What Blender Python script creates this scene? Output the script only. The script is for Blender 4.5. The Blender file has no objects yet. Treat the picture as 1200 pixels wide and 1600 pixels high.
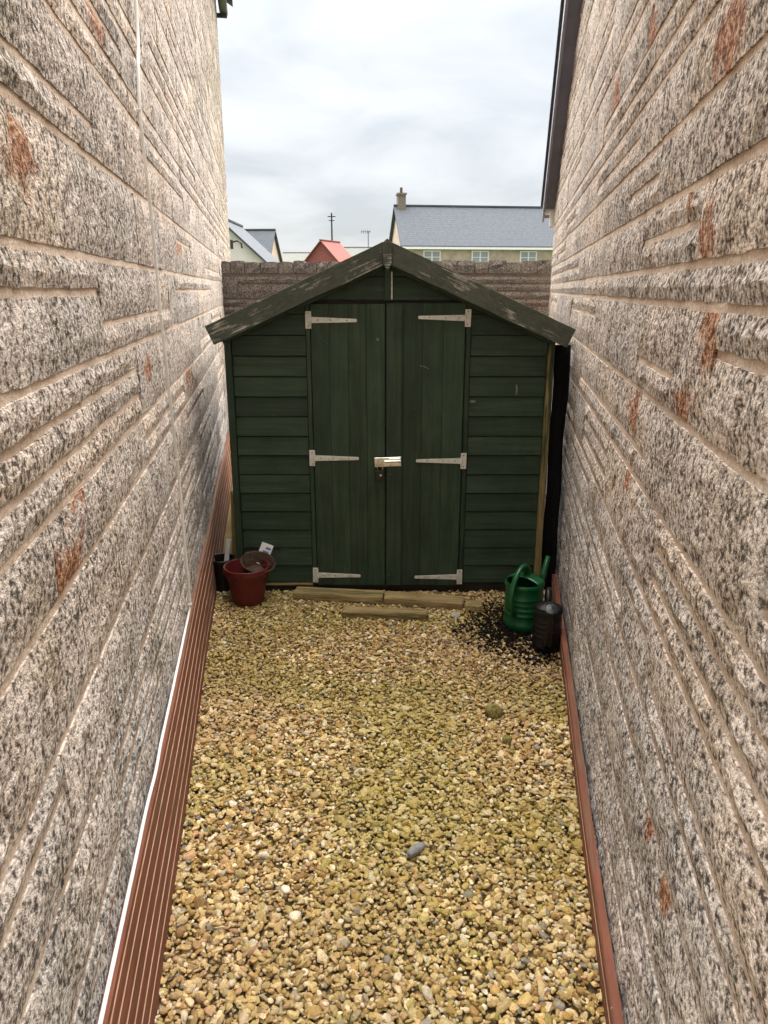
import bpy, bmesh, math, random
import numpy as np
from mathutils import Vector, Matrix

R = math.radians
random.seed(7); np.random.seed(7)
sc = bpy.context.scene
C = sc.collection

# ------------------------------------------------------------------ camera, sky, sun, exposure
CAM_H = 1.757; PITCH = 16.8; FPX = 1150.0
cam_d = bpy.data.cameras.new('camera'); cam = bpy.data.objects.new('camera', cam_d); C.objects.link(cam)
cam.location = (0, 0, CAM_H); cam.rotation_euler = (R(90 - PITCH), 0, 0)
cam_d.sensor_fit = 'VERTICAL'; cam_d.sensor_height = 36.0; cam_d.lens = 36.0 * FPX / 1600.0
cam_d.clip_start = 0.05; cam_d.clip_end = 3000
sc.camera = cam

SUN_EL, SUN_AZ = 67.0, 2.0          # soft light through cloud, high above the shed
world = bpy.data.worlds.new('World'); sc.world = world; world.use_nodes = True
wn, wl = world.node_tree.nodes, world.node_tree.links
wn.clear()
wout = wn.new('ShaderNodeOutputWorld'); wbg = wn.new('ShaderNodeBackground'); wl.new(wbg.outputs[0], wout.inputs[0])
wbg.inputs[1].default_value = 0.1
sky = wn.new('ShaderNodeTexSky'); sky.sky_type = 'NISHITA'; sky.sun_disc = False
sky.sun_elevation = R(SUN_EL); sky.sun_rotation = R(SUN_AZ); sky.dust_density = 2.0
wtc = wn.new('ShaderNodeTexCoord')
sep = wn.new('ShaderNodeSeparateXYZ'); wl.new(wtc.outputs['Generated'], sep.inputs[0])
def wmath(op, a, b=None, clamp=False):
    n = wn.new('ShaderNodeMath'); n.operation = op; n.use_clamp = clamp
    for i, v in enumerate((a, b)):
        if v is None: continue
        if isinstance(v, (int, float)): n.inputs[i].default_value = v
        else: wl.new(v, n.inputs[i])
    return n.outputs[0]
zc = wmath('MAXIMUM', sep.outputs[2], 0.0)
den = wmath('ADD', zc, 0.22)
cmb = wn.new('ShaderNodeCombineXYZ')
wl.new(wmath('DIVIDE', sep.outputs[0], den), cmb.inputs[0]); wl.new(wmath('DIVIDE', sep.outputs[1], den), cmb.inputs[1])
n1 = wn.new('ShaderNodeTexNoise'); n1.inputs['Scale'].default_value = 1.7; n1.inputs['Detail'].default_value = 5.0
n1.inputs['Roughness'].default_value = 0.52; n1.inputs['Distortion'].default_value = 0.35
wl.new(cmb.outputs[0], n1.inputs['Vector'])
cr = wn.new('ShaderNodeValToRGB'); wl.new(n1.outputs['Fac'], cr.inputs[0])
cr.color_ramp.elements[0].position = 0.34; cr.color_ramp.elements[0].color = (0.56, 0.592, 0.618, 1)
cr.color_ramp.elements[1].position = 0.66; cr.color_ramp.elements[1].color = (0.81, 0.82, 0.83, 1)
grad = wmath('MULTIPLY', wmath('ADD', wmath('MULTIPLY', zc, 1.25), 1.0), 0.79)   # overcast sky: zenith far brighter than the horizon
vm = wn.new('ShaderNodeVectorMath'); vm.operation = 'SCALE'; wl.new(cr.outputs[0], vm.inputs[0]); wl.new(grad, vm.inputs['Scale'])
mx = wn.new('ShaderNodeMix'); mx.data_type = 'RGBA'; mx.inputs[0].default_value = 0.98
wl.new(sky.outputs[0], mx.inputs[6]); wl.new(vm.outputs[0], mx.inputs[7]); wl.new(mx.outputs[2], wbg.inputs[0])

sun_d = bpy.data.lights.new('sun', 'SUN'); sun = bpy.data.objects.new('sun', sun_d); C.objects.link(sun)
sun_d.energy = 1.5; sun_d.angle = R(100); sun_d.color = (1.0, 0.96, 0.9)
az = R(SUN_AZ)
sun_dir = Vector((math.sin(az) * math.cos(R(SUN_EL)), math.cos(az) * math.cos(R(SUN_EL)), math.sin(R(SUN_EL))))
sun.rotation_euler = sun_dir.to_track_quat('Z', 'Y').to_euler(); sun.location = (0, 3, 12)

sc.view_settings.view_transform = 'Standard'; sc.view_settings.look = 'None'
sc.view_settings.exposure = 3.6; sc.view_settings.gamma = 1.0; sc.view_settings.use_curve_mapping = False
sc.cycles.max_bounces = 8; sc.cycles.diffuse_bounces = 5

# ------------------------------------------------------------------ helpers
def tag(o, label=None, cat=None, group=None, kind=None):
    if label: o['label'] = label
    if cat: o['category'] = cat
    if group: o['group'] = group
    if kind: o['kind'] = kind
    return o

def empty(name, loc=(0, 0, 0), rz=0, label=None, cat=None, group=None):
    o = bpy.data.objects.new(name, None); C.objects.link(o)
    o.location = loc; o.rotation_euler = (0, 0, rz); o.empty_display_size = 0.1
    return tag(o, label, cat, group)

class MB:
    """collects vertices and faces of one mesh"""
    def __init__(s): s.v = []; s.f = []; s.m = []
    def add(s, vs, fs, mi=0):
        o = len(s.v); s.v += [tuple(p) for p in vs]
        for f in fs: s.f.append([o + i for i in f]); s.m.append(mi)
        return s
    def box(s, c, size, rot=None, mi=0):
        hx, hy, hz = [q / 2 for q in size]
        vs = [Vector((x, y, z)) for z in (-hz, hz) for y in (-hy, hy) for x in (-hx, hx)]
        if rot is not None: vs = [rot @ p for p in vs]
        c = Vector(c)
        return s.add([p + c for p in vs], [(0, 2, 3, 1), (4, 5, 7, 6), (0, 1, 5, 4), (2, 6, 7, 3), (0, 4, 6, 2), (1, 3, 7, 5)], mi)
    def lathe(s, prof, n=32, c=(0, 0, 0), M=None, mi=0, closed=False):
        vs = []; fs = []
        for r, z in prof:
            for k in range(n):
                a = 2 * math.pi * k / n; p = Vector((r * math.cos(a), r * math.sin(a), z))
                if M is not None: p = M @ p
                vs.append(p + Vector(c))
        m = len(prof)
        for j in range(m - 1 + (1 if closed else 0)):
            a, b = j * n, ((j + 1) % m) * n
            for k in range(n): fs.append((a + k, a + (k + 1) % n, b + (k + 1) % n, b + k))
        return s.add(vs, fs, mi)
    def tube(s, path, rad, n=10, mi=0, caps=True, flat=1.0):
        path = [Vector(p) for p in path]; vs = []; fs = []
        up = None
        for i, p in enumerate(path):
            t = (path[min(i + 1, len(path) - 1)] - path[max(i - 1, 0)]).normalized()
            if up is None:
                up = t.orthogonal().normalized()
            else:
                up = (up - t * up.dot(t)).normalized()
            b = t.cross(up); r = rad[i] if isinstance(rad, (list, tuple)) else rad
            for k in range(n):
                a = 2 * math.pi * k / n
                vs.append(p + up * r * math.cos(a) + b * r * flat * math.sin(a))
        for j in range(len(path) - 1):
            for k in range(n): fs.append((j * n + k, j * n + (k + 1) % n, (j + 1) * n + (k + 1) % n, (j + 1) * n + k))
        if caps:
            fs.append(tuple(range(n - 1, -1, -1))); e = (len(path) - 1) * n; fs.append(tuple(range(e, e + n)))
        return s.add(vs, fs, mi)
    def prism(s, poly, y0, y1, mi=0, tilt=None):
        """poly in (x,z); extruded along y from y0 (front) to y1"""
        n = len(poly)
        a = [(x, (tilt(z) if tilt else 0) + y0, z) for x, z in poly]; b = [(x, y1, z) for x, z in poly]
        fs = [tuple(range(n)), tuple(range(2 * n - 1, n - 1, -1))]
        for i in range(n): fs.append((i, i + n, (i + 1) % n + n, (i + 1) % n))
        return s.add(a + b, fs, mi)
    def mesh(s, name, bevel=0, smooth=False, seg=1):
        me = bpy.data.meshes.new(name); me.from_pydata(s.v, [], s.f)
        me.polygons.foreach_set('material_index', s.m)
        bm = bmesh.new(); bm.from_mesh(me)
        bmesh.ops.recalc_face_normals(bm, faces=bm.faces)
        if bevel > 0:
            bmesh.ops.bevel(bm, geom=[e for e in bm.edges if e.is_manifold and e.calc_face_angle(0) > 0.5], offset=bevel, segments=seg, affect='EDGES', profile=0.6)
        bm.to_mesh(me); bm.free()
        if smooth: me.shade_smooth()
        return me
    def build(s, name, mat, parent=None, bevel=0, smooth=False, loc=None, seg=1, rot=None):
        me = s.mesh(name, bevel, smooth, seg)
        for m in (mat if isinstance(mat, (list, tuple)) else [mat]): me.materials.append(m)
        o = bpy.data.objects.new(name, me); C.objects.link(o)
        if parent: o.parent = parent
        if loc is not None: o.location = loc
        if rot is not None: o.rotation_euler = rot
        return o

def auto_smooth(o, ang=35):
    me = o.data; me.shade_smooth()
    try: me.set_sharp_from_angle(angle=R(ang))
    except Exception: pass
    return o

class NT:
    """tiny node-graph helper"""
    def __init__(s, name):
        s.mat = bpy.data.materials.new(name); s.mat.use_nodes = True
        s.n, s.l = s.mat.node_tree.nodes, s.mat.node_tree.links
        s.bsdf = s.n['Principled BSDF']
    def set(s, sock, v):
        if hasattr(v, 'links') or isinstance(v, bpy.types.NodeSocket): s.l.new(v, sock)
        else:
            try: sock.default_value = v
            except Exception: sock.default_value = (*v, 1.0) if len(v) == 3 else v
    def new(s, t, **kw):
        nd = s.n.new(t)
        for k, v in kw.items(): setattr(nd, k, v)
        return nd
    def math(s, op, a, b=0.5, clamp=False):
        nd = s.new('ShaderNodeMath', operation=op, use_clamp=clamp); s.set(nd.inputs[0], a); s.set(nd.inputs[1], b); return nd.outputs[0]
    def pos(s): return s.new('ShaderNodeNewGeometry').outputs['Position']
    def objco(s): return s.new('ShaderNodeTexCoord').outputs['Object']
    def scale(s, v, sxyz, off=None):
        m = s.new('ShaderNodeMapping'); s.set(m.inputs[0], v); m.inputs['Scale'].default_value = sxyz
        if off is not None: s.set(m.inputs['Location'], off)
        return m.outputs[0]
    def noise(s, v, sc_, det=4, rough=0.55, dist=0.0):
        nd = s.new('ShaderNodeTexNoise'); s.set(nd.inputs['Vector'], v); nd.inputs['Scale'].default_value = sc_
        nd.inputs['Detail'].default_value = det; nd.inputs['Roughness'].default_value = rough; nd.inputs['Distortion'].default_value = dist
        return nd.outputs['Fac']
    def ramp(s, f, stops):
        nd = s.new('ShaderNodeValToRGB'); s.set(nd.inputs[0], f); e = nd.color_ramp.elements
        while len(e) < len(stops): e.new(0.5)
        for i, (p, c) in enumerate(stops):
            e[i].position = p; e[i].color = (*c, 1) if not isinstance(c, (int, float)) else (c, c, c, 1)
        return nd.outputs[0]
    def mix(s, f, a, b, blend='MIX'):
        nd = s.new('ShaderNodeMix', data_type='RGBA', blend_type=blend); s.set(nd.inputs[0], f)
        for k, v in ((6, a), (7, b)):
            s.set(nd.inputs[k], (*v, 1) if isinstance(v, tuple) and len(v) == 3 else v)
        return nd.outputs[2]
    def attr(s, name, kind='GEOMETRY', out='Fac'):
        nd = s.new('ShaderNodeAttribute', attribute_name=name, attribute_type=kind); return nd.outputs[out]
    def rnd(s): return s.new('ShaderNodeObjectInfo').outputs['Random']
    def bump(s, h, dist, strength=1.0, normal=None):
        nd = s.new('ShaderNodeBump'); nd.inputs['Distance'].default_value = dist; nd.inputs['Strength'].default_value = strength
        s.set(nd.inputs['Height'], h)
        if normal is not None: s.l.new(normal, nd.inputs['Normal'])
        return nd.outputs[0]
    def out(s, col, rough=0.8, normal=None, metal=0.0, spec=0.3):
        s.set(s.bsdf.inputs['Base Color'], (*col, 1) if isinstance(col, tuple) and len(col) == 3 else col)
        s.set(s.bsdf.inputs['Roughness'], rough); s.set(s.bsdf.inputs['Metallic'], metal)
        s.bsdf.inputs['Specular IOR Level'].default_value = spec
        if normal is not None: s.l.new(normal, s.bsdf.inputs['Normal'])
        return s.mat

# ------------------------------------------------------------------ materials
def mat_stone(name, light, mid, dark, speck=1.0):
    t = NT(name); p = t.pos()
    ps = t.scale(p, (1.0, 1.0, 1.15))
    a = t.noise(ps, 74, 3, 0.6)              # pits of about 1.5 cm
    b = t.noise(ps, 190, 2, 0.6)
    big = t.noise(p, 4.5, 4, 0.6); midn = t.noise(ps, 30, 3, 0.6)
    ab = t.math('ADD', t.math('ADD', t.math('MULTIPLY', a, 0.60), t.math('MULTIPLY', b, 0.16)), t.math('MULTIPLY', midn, 0.24))
    sh = t.math('ADD', ab, t.math('MULTIPLY', t.math('SUBTRACT', big, 0.5), 0.16))
    col = t.ramp(sh, [(0.415, dark), (0.465, mid), (0.515, light), (0.575, tuple(min(1, c * 1.42) for c in light))])
    tint = t.attr('tint')
    col = t.mix(t.math('MULTIPLY', t.math('GREATER_THAN', tint, 0.5), t.math('MULTIPLY', t.math('SUBTRACT', tint, 0.5), 0.9)), col, (0.44, 0.325, 0.235), 'MULTIPLY') if False else col
    hs = t.new('ShaderNodeHueSaturation'); t.set(hs.inputs['Color'], col)
    t.set(hs.inputs['Value'], t.math('ADD', 0.88, t.math('MULTIPLY', tint, 0.26))); t.set(hs.inputs['Saturation'], t.math('ADD', 0.72, t.math('MULTIPLY', tint, 0.5)))
    col = hs.outputs[0]
    # warm buff patches and greenish weathering
    warm = t.ramp(t.noise(p, 2.1, 4, 0.6), [(0.5, 0.0), (0.72, 1.0)])
    col = t.mix(t.math('MULTIPLY', warm, 0.22), col, t.mix(1.0, col, (1.0, 0.80, 0.58), 'MULTIPLY'))
    alg = t.ramp(t.noise(t.scale(p, (1, 1, 0.35), (3.1, 7.7, 1.3)), 3.4, 5, 0.62), [(0.52, 0.0), (0.7, 1.0)])
    col = t.mix(t.math('MULTIPLY', alg, 0.55), col, t.mix(1.0, col, (0.62, 0.60, 0.47), 'MULTIPLY'))
    zz = t.new('ShaderNodeSeparateXYZ'); t.set(zz.inputs[0], p)
    low = t.ramp(t.math('ADD', zz.outputs[2], t.math('MULTIPLY', t.math('SUBTRACT', t.noise(p, 1.7, 4, 0.6), 0.5), 1.6)), [(0.7, 1.0), (1.75, 0.0)])   # lower courses greyer and slightly paler, uneven upper edge
    h2 = t.new('ShaderNodeHueSaturation'); t.set(h2.inputs['Color'], col); h2.inputs['Saturation'].default_value = 0.55; h2.inputs['Value'].default_value = 1.04
    col = t.mix(low, col, h2.outputs[0])
    # iron-rust stains on single stones
    st = t.attr('stain')
    sm = t.ramp(t.math('ADD', t.noise(t.scale(p, (1, 1, 0.8)), 13, 6, 0.75), t.math('MULTIPLY', t.math('SUBTRACT', st, 0.72), 0.45)), [(0.40, 0.0), (0.56, 0.9)])
    rust = t.ramp(ab, [(0.39, (0.06, 0.026, 0.014)), (0.47, (0.25, 0.095, 0.04)), (0.54, (0.42, 0.19, 0.095)), (0.6, (0.58, 0.40, 0.28))])
    col = t.mix(t.math('MULTIPLY', sm, t.math('GREATER_THAN', st, 0.02)), col, rust)
    nrm = t.bump(t.math('ADD', t.math('MULTIPLY', a, 0.75), t.math('MULTIPLY', b, 0.3)), 0.016, 0.8)
    return t.out(col, 0.93, nrm, spec=0.15)

M = {}
M['stone'] = mat_stone('weathered_stone', (0.50, 0.432, 0.38), (0.295, 0.247, 0.21), (0.080, 0.065, 0.053))
M['stone_back'] = mat_stone('garden_wall_stone', (0.20, 0.175, 0.155), (0.145, 0.125, 0.108), (0.08, 0.068, 0.058))

t = NT('lime_mortar'); p = t.pos()
c = t.ramp(t.noise(p, 9, 5, 0.65), [(0.3, (0.47, 0.35, 0.265)), (0.5, (0.66, 0.525, 0.42)), (0.7, (0.76, 0.64, 0.535))])
c = t.mix(t.ramp(t.noise(p, 120, 2, 0.5), [(0.35, 0.35), (0.6, 0.0)]), c, (0.2, 0.15, 0.11))
M['mortar'] = t.out(c, 0.95, t.bump(t.noise(p, 140, 3, 0.6), 0.006, 0.6), spec=0.1)
t = NT('garden_wall_mortar'); p = t.pos()
M['mortar_back'] = t.out(t.ramp(t.noise(p, 12, 4, 0.6), [(0.3, (0.17, 0.14, 0.115)), (0.7, (0.24, 0.20, 0.17))]), 0.95, t.bump(t.noise(p, 140, 3), 0.006, 0.6), spec=0.1)

def mat_paint(name, axis, base, dark, light, worn=(0.30, 0.27, 0.20), wear=0.0, rough=0.62, grain=1.0, along=1.6):
    """painted sawn timber, grain along axis (0=x 2=z) of the object"""
    t = NT(name); co = t.objco(); r = t.rnd()
    off = t.new('ShaderNodeCombineXYZ')
    for i, k in enumerate((7.3, 13.1, 19.7)): t.set(off.inputs[i], t.math('MULTIPLY', r, k))
    s = [26, 26, 26]; s[axis] = along
    g = t.noise(t.scale(co, tuple(s), off.outputs[0]), 1.6, 6, 0.62, 0.6)
    s2 = [150, 150, 150]; s2[axis] = 5
    fine = t.noise(t.scale(co, tuple(s2), off.outputs[0]), 1.0, 3, 0.6)
    blot = t.noise(t.scale(co, (3, 3, 3), off.outputs[0]), 1.5, 5, 0.65)
    col = t.ramp(t.math('ADD', t.math('MULTIPLY', g, 0.55), t.math('MULTIPLY', blot, 0.45)), [(0.32, dark), (0.5, base), (0.68, light)])
    hs = t.new('ShaderNodeHueSaturation'); t.set(hs.inputs['Color'], col); t.set(hs.inputs['Value'], t.math('ADD', 0.8, t.math('MULTIPLY', r, 0.4)))
    col = hs.outputs[0]
    if wear > 0:
        w = t.ramp(t.math('ADD', t.math('MULTIPLY', t.noise(t.scale(co, tuple(q / 5 for q in s), off.outputs[0]), 1.8, 6, 0.7), 0.6), t.math('MULTIPLY', fine, 0.4)), [(0.60 - wear * 0.2, 0.0), (0.68 - wear * 0.2, 1.0)])
        col = t.mix(w, col, worn)
    # a few pale specks
    sp = t.ramp(t.noise(t.scale(co, (1, 1, 1), off.outputs[0]), 75, 1, 0.4), [(0.80, 0.0), (0.83, 0.5)])
    col = t.mix(sp, col, (0.3, 0.31, 0.27))
    nrm = t.bump(t.math('ADD', t.math('MULTIPLY', g, 0.6), t.math('MULTIPLY', fine, 0.5)), 0.004 * grain, 0.7)
    return t.out(col, t.math('ADD', rough - 0.12, t.math('MULTIPLY', blot, 0.25)), nrm, spec=0.35)

G0, GD, GL = (0.024, 0.045, 0.025), (0.012, 0.024, 0.012), (0.046, 0.072, 0.044)
M['green_h'] = mat_paint('green_paint_horizontal', 0, G0, GD, GL)
M['green_v'] = mat_paint('green_paint_vertical', 2, G0, GD, GL)
M['green_barge'] = mat_paint('flaking_green_paint', 0, (0.062, 0.070, 0.052), (0.038, 0.044, 0.032), (0.092, 0.096, 0.074), (0.40, 0.38, 0.33), 0.26, 0.8, 1.2, 15.0)
M['green_worn'] = mat_paint('worn_edge_paint', 2, (0.035, 0.05, 0.024), (0.015, 0.024, 0.010), (0.07, 0.075, 0.035), (0.26, 0.20, 0.085), 0.75, 0.8, 1.4)
M['old_wood'] = mat_paint('mossy_old_timber', 0, (0.31, 0.225, 0.10), (0.13, 0.095, 0.04), (0.46, 0.35, 0.18), (0.085, 0.085, 0.03), 0.45, 0.9, 2.0)
M['pale_wood'] = mat_paint('pale_treated_timber', 2, (0.45, 0.36, 0.13), (0.27, 0.22, 0.07), (0.58, 0.49, 0.24), (0.2, 0.18, 0.06), 0.35, 0.85, 1.4)
M['dark_wood'] = mat_paint('dark_bearer', 0, (0.03, 0.028, 0.02), (0.012, 0.011, 0.008), (0.06, 0.055, 0.04))
M['deck'] = mat_paint('red_brown_decking', 0, (0.19, 0.066, 0.037), (0.12, 0.042, 0.025), (0.25, 0.096, 0.057), (0.16, 0.11, 0.065), 0.4, 0.75, 1.0)
M['deck_groove'] = mat_paint('pale_groove', 0, (0.52, 0.32, 0.22), (0.38, 0.20, 0.13), (0.64, 0.44, 0.33), (0.3, 0.12, 0.07), 0.4, 0.85, 0.6)  # groove faces paler than the board

def simple(name, col, rough=0.6, metal=0.0, spec=0.4, var=0.2, sc_=30, bump=0.0, dirt=None):
    t = NT(name); co = t.pos()
    n = t.noise(co, sc_, 4, 0.6)
    c = t.ramp(n, [(0.3, tuple(max(0, q * (1 - var)) for q in col)), (0.7, tuple(min(1, q * (1 + var)) for q in col))])
    if dirt: c = t.mix(t.ramp(t.noise(co, sc_ * 0.45, 5, 0.7), [(0.52, 0.0), (0.66, 0.75)]), c, dirt)
    nrm = t.bump(t.noise(co, sc_ * 4, 3, 0.6), bump, 0.6) if bump else None
    return t.out(c, rough, nrm, metal, spec)
M['galv'] = simple('galvanised_steel', (0.64, 0.63, 0.57), 0.55, 0.1, 0.5, 0.12, 60, 0.001, (0.45, 0.41, 0.33))
M['chrome'] = simple('bright_steel', (0.72, 0.70, 0.64), 0.28, 0.8, 0.5, 0.1, 40, 0, (0.35, 0.25, 0.16))
M['black_plastic'] = simple('black_plastic', (0.005, 0.005, 0.006), 0.42, 0, 0.4, 0.3, 30, 0, (0.012, 0.011, 0.009))
M['black_iron'] = simple('black_lock_body', (0.010, 0.010, 0.011), 0.35, 0.2, 0.5)
M['dark_metal'] = simple('dark_metal', (0.05, 0.05, 0.055), 0.5, 0.3)
M['red_plastic'] = simple('red_plastic', (0.115, 0.014, 0.012), 0.55, 0, 0.4, 0.25, 14, 0.0008, (0.10, 0.028, 0.02))
M['brown_plastic'] = simple('dusty_brown_plastic', (0.085, 0.052, 0.034), 0.75, 0, 0.3, 0.35, 26, 0.001, (0.14, 0.115, 0.09))
M['green_plastic'] = simple('green_plastic', (0.004, 0.085, 0.026), 0.38, 0, 0.5, 0.18, 18, 0.0004, (0.012, 0.10, 0.035))
M['white_plastic'] = simple('white_plastic', (0.74, 0.73, 0.69), 0.5, 0, 0.4, 0.06, 20, 0, (0.5, 0.48, 0.42))
M['cable'] = simple('white_cable', (0.84, 0.83, 0.80), 0.5, 0, 0.3, 0.05, 20)
M['blue_print'] = simple('blue_print', (0.10, 0.20, 0.42), 0.5, 0, 0.4, 0.3, 60)
M['felt'] = simple('mineral_felt', (0.055, 0.058, 0.055), 0.95, 0, 0.1, 0.35, 90, 0.003)
M['gap_shade'] = simple('gap_shade_black', (0.008, 0.008, 0.009), 0.9, 0, 0.1, 0.3, 40, 0.002)  # near-black colour stands for the shade beside the shed
M['bare'] = simple('bare_weathered_wood', (0.17, 0.17, 0.14), 0.9, 0, 0.2, 0.3, 60)
M['soil_dark'] = simple('black_compost', (0.012, 0.009, 0.007), 0.95, 0, 0.1, 0.6, 70, 0.002)
M['verge'] = simple('grey_verge_board', (0.25, 0.26, 0.32), 0.5, 0, 0.4, 0.12, 4)
M['soffit'] = simple('brown_soffit', (0.20, 0.20, 0.25), 0.7, 0, 0.3, 0.15, 6)
M['white_trim'] = simple('white_trim', (0.78, 0.78, 0.76), 0.5, 0, 0.4, 0.05, 6)
M['grey_stone'] = simple('grey_slate_pebble', (0.22, 0.225, 0.22), 0.7, 0, 0.3, 0.3, 60, 0.002)
M['moss'] = simple('moss_lump', (0.22, 0.185, 0.06), 0.95, 0, 0.1, 0.5, 70, 0.008, (0.36, 0.28, 0.14))
M['glass'] = simple('window_glass', (0.30, 0.33, 0.35), 0.1, 0, 0.6, 0.15, 1)  # pale base colour: reflected sky and net curtains put into the pane
M['render_white'] = simple('white_render', (0.66, 0.61, 0.58), 0.85, 0, 0.2, 0.06, 1.5, 0.01)
M['buff_wall'] = simple('buff_stone_far', (0.47, 0.385, 0.31), 0.9, 0, 0.2, 0.2, 2.5, 0.02)
M['grey_render'] = simple('grey_green_far', (0.30, 0.31, 0.27), 0.9, 0, 0.2, 0.12, 1.0)

def mat_roof(name, col, pitch_scale=1.0):
    t = NT(name); co = t.objco()
    w = t.new('ShaderNodeTexWave', wave_type='BANDS', bands_direction='Z'); t.set(w.inputs['Vector'], co); w.inputs['Scale'].default_value = 1.9; w.inputs['Distortion'].default_value = 0.3
    b = t.new('ShaderNodeTexBrick'); t.set(b.inputs['Vector'], t.scale(co, (1, 0, 1)))
    n = t.noise(t.scale(co, (3.2, 1, 6)), 1.5, 3, 0.7)
    c = t.ramp(n, [(0.3, tuple(q * 0.82 for q in col)), (0.7, tuple(q * 1.18 for q in col))])
    c = t.mix(t.ramp(w.outputs[0], [(0.0, 0.35), (0.2, 0.0)]), c, tuple(q * 0.55 for q in col))
    return t.out(c, 0.85, None, 0, 0.2)
M['slate'] = mat_roof('blue_grey_slates', (0.080, 0.088, 0.104))
M['red_tile'] = mat_roof('red_tiles', (0.24, 0.085, 0.072))
M['brown_tile'] = mat_roof('brown_grey_tiles', (0.14, 0.145, 0.13))

t = NT('gravel_pebble'); p = t.pos()
c = t.attr('col', out='Color')
n = t.noise(p, 130, 3, 0.6)
c = t.mix(t.ramp(n, [(0.35, 0.45), (0.62, 0.0)]), c, t.mix(1.0, c, (0.52, 0.43, 0.3), 'MULTIPLY'))
M['pebble'] = t.out(c, 0.62, t.bump(t.noise(p, 300, 2, 0.5), 0.002, 0.5), spec=0.35)

t = NT('earth'); p = t.pos()
g = t.ramp(t.noise(p, 1.3, 6, 0.65), [(0.35, (0.14, 0.10, 0.05)), (0.65, (0.24, 0.18, 0.09))])
far = t.ramp(t.noise(p, 0.05, 4, 0.6), [(0.4, (0.06, 0.085, 0.03)), (0.6, (0.11, 0.11, 0.06))])
d = t.new('ShaderNodeVectorMath', operation='LENGTH'); t.set(d.inputs[0], p)
c = t.mix(t.ramp(t.math('DIVIDE', d.outputs['Value'], 40.0), [(0.24, 0.0), (0.3, 1.0)]), g, far)
M['earth'] = t.out(c, 0.95, t.bump(t.noise(p, 60, 4, 0.6), 0.01, 0.6), spec=0.1)

# ------------------------------------------------------------------ ground
def ground():
    mb = MB(); s = 900.0
    xs = [-s, -30, -6, -2, 2, 6, 30, s]; ys = [-s, -30, -2, 2, 6, 12, 40, s]
    for y in ys:
        for x in xs: mb.v.append((x, y, -0.022))
    n = len(xs)
    for j in range(len(ys) - 1):
        for i in range(n - 1): mb.f.append([j * n + i, j * n + i + 1, (j + 1) * n + i + 1, (j + 1) * n + i]); mb.m.append(0)
    tag(mb.build('ground', M['earth']), kind='structure', label='bare earth under the gravel and grass beyond')
ground()

# wall lines in plan: X = w + s*Y
LW, LS = -0.398, -0.162
RW, RS = 0.362, 0.170
def lx(Y): return LW + LS * Y
def rx(Y): return RW + RS * Y
NL = math.sqrt(1 + LS * LS); NR = math.sqrt(1 + RS * RS)

# pixel (in the 1200x1600 photograph) to a wall point, used for the stains only: measured positions of the stained stones
def ray(x, y):
    p = R(PITCH); u = (x - 600) / FPX; v = -(y - 800) / FPX
    return (u, math.cos(p) + v * math.sin(p), -math.sin(p) + v * math.cos(p))
def on_wall(x, y, w, s):
    d = ray(x, y); k = w / (d[0] - s * d[1]); return (d[1] * k, CAM_H + d[2] * k)
def proj(X, Y, Z):
    p = R(PITCH); dz = Z - CAM_H
    zc_ = Y * math.cos(p) - dz * math.sin(p); vc = Y * math.sin(p) + dz * math.cos(p)
    if zc_ < 0.05: return None
    return 600 + FPX * X / zc_, 800 - FPX * vc / zc_

# ------------------------------------------------------------------ rubble-coursed stone walls
MOD = 0.0775
def stone_layout(length, height, rng, z0=0.0, scale=1.0, lens=(0.2, 0.72)):
    """bands between long bed joints; inside a band full-height stones and stacked thinner ones. yields (x0,x1,z0,z1)"""
    out = []; z = z0
    prev = None
    while z < height:
        k = rng.choice([1, 2, 2, 2, 3, 3, 3])
        if k == 1 and prev == 1: k = 3
        prev = k
        bh = k * MOD * scale
        x = -rng.uniform(0, 0.3)
        while x < length:
            if k == 1:
                L = rng.uniform(lens[0], lens[1]); out.append((x, x + L, z, z + bh)); x += L
            else:
                L = rng.uniform(lens[0] * 1.3, lens[1])
                kind = rng.random()
                if kind < (0.56 if k == 3 else 0.74):
                    L = rng.uniform(lens[0], lens[1] * 0.85); out.append((x, x + L, z, z + bh))
                else:
                    L = rng.uniform(0.4, 1.5) * scale
                    cuts = [1] if k == 2 else rng.choice([[1], [2], [1, 2], [2], [1]])
                    hs_ = [0] + cuts + [k]
                    for a, b in zip(hs_[:-1], hs_[1:]):
                        xx = x
                        while xx < x + L - 1e-6:
                            l2 = rng.uniform(lens[0], lens[1])
                            if x + L - (xx + l2) < lens[0] * 0.8: l2 = x + L - xx
                            out.append((xx, xx + l2, z + a * MOD * scale, z + b * MOD * scale)); xx += l2
                x += L
        z += bh
    return out

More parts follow.
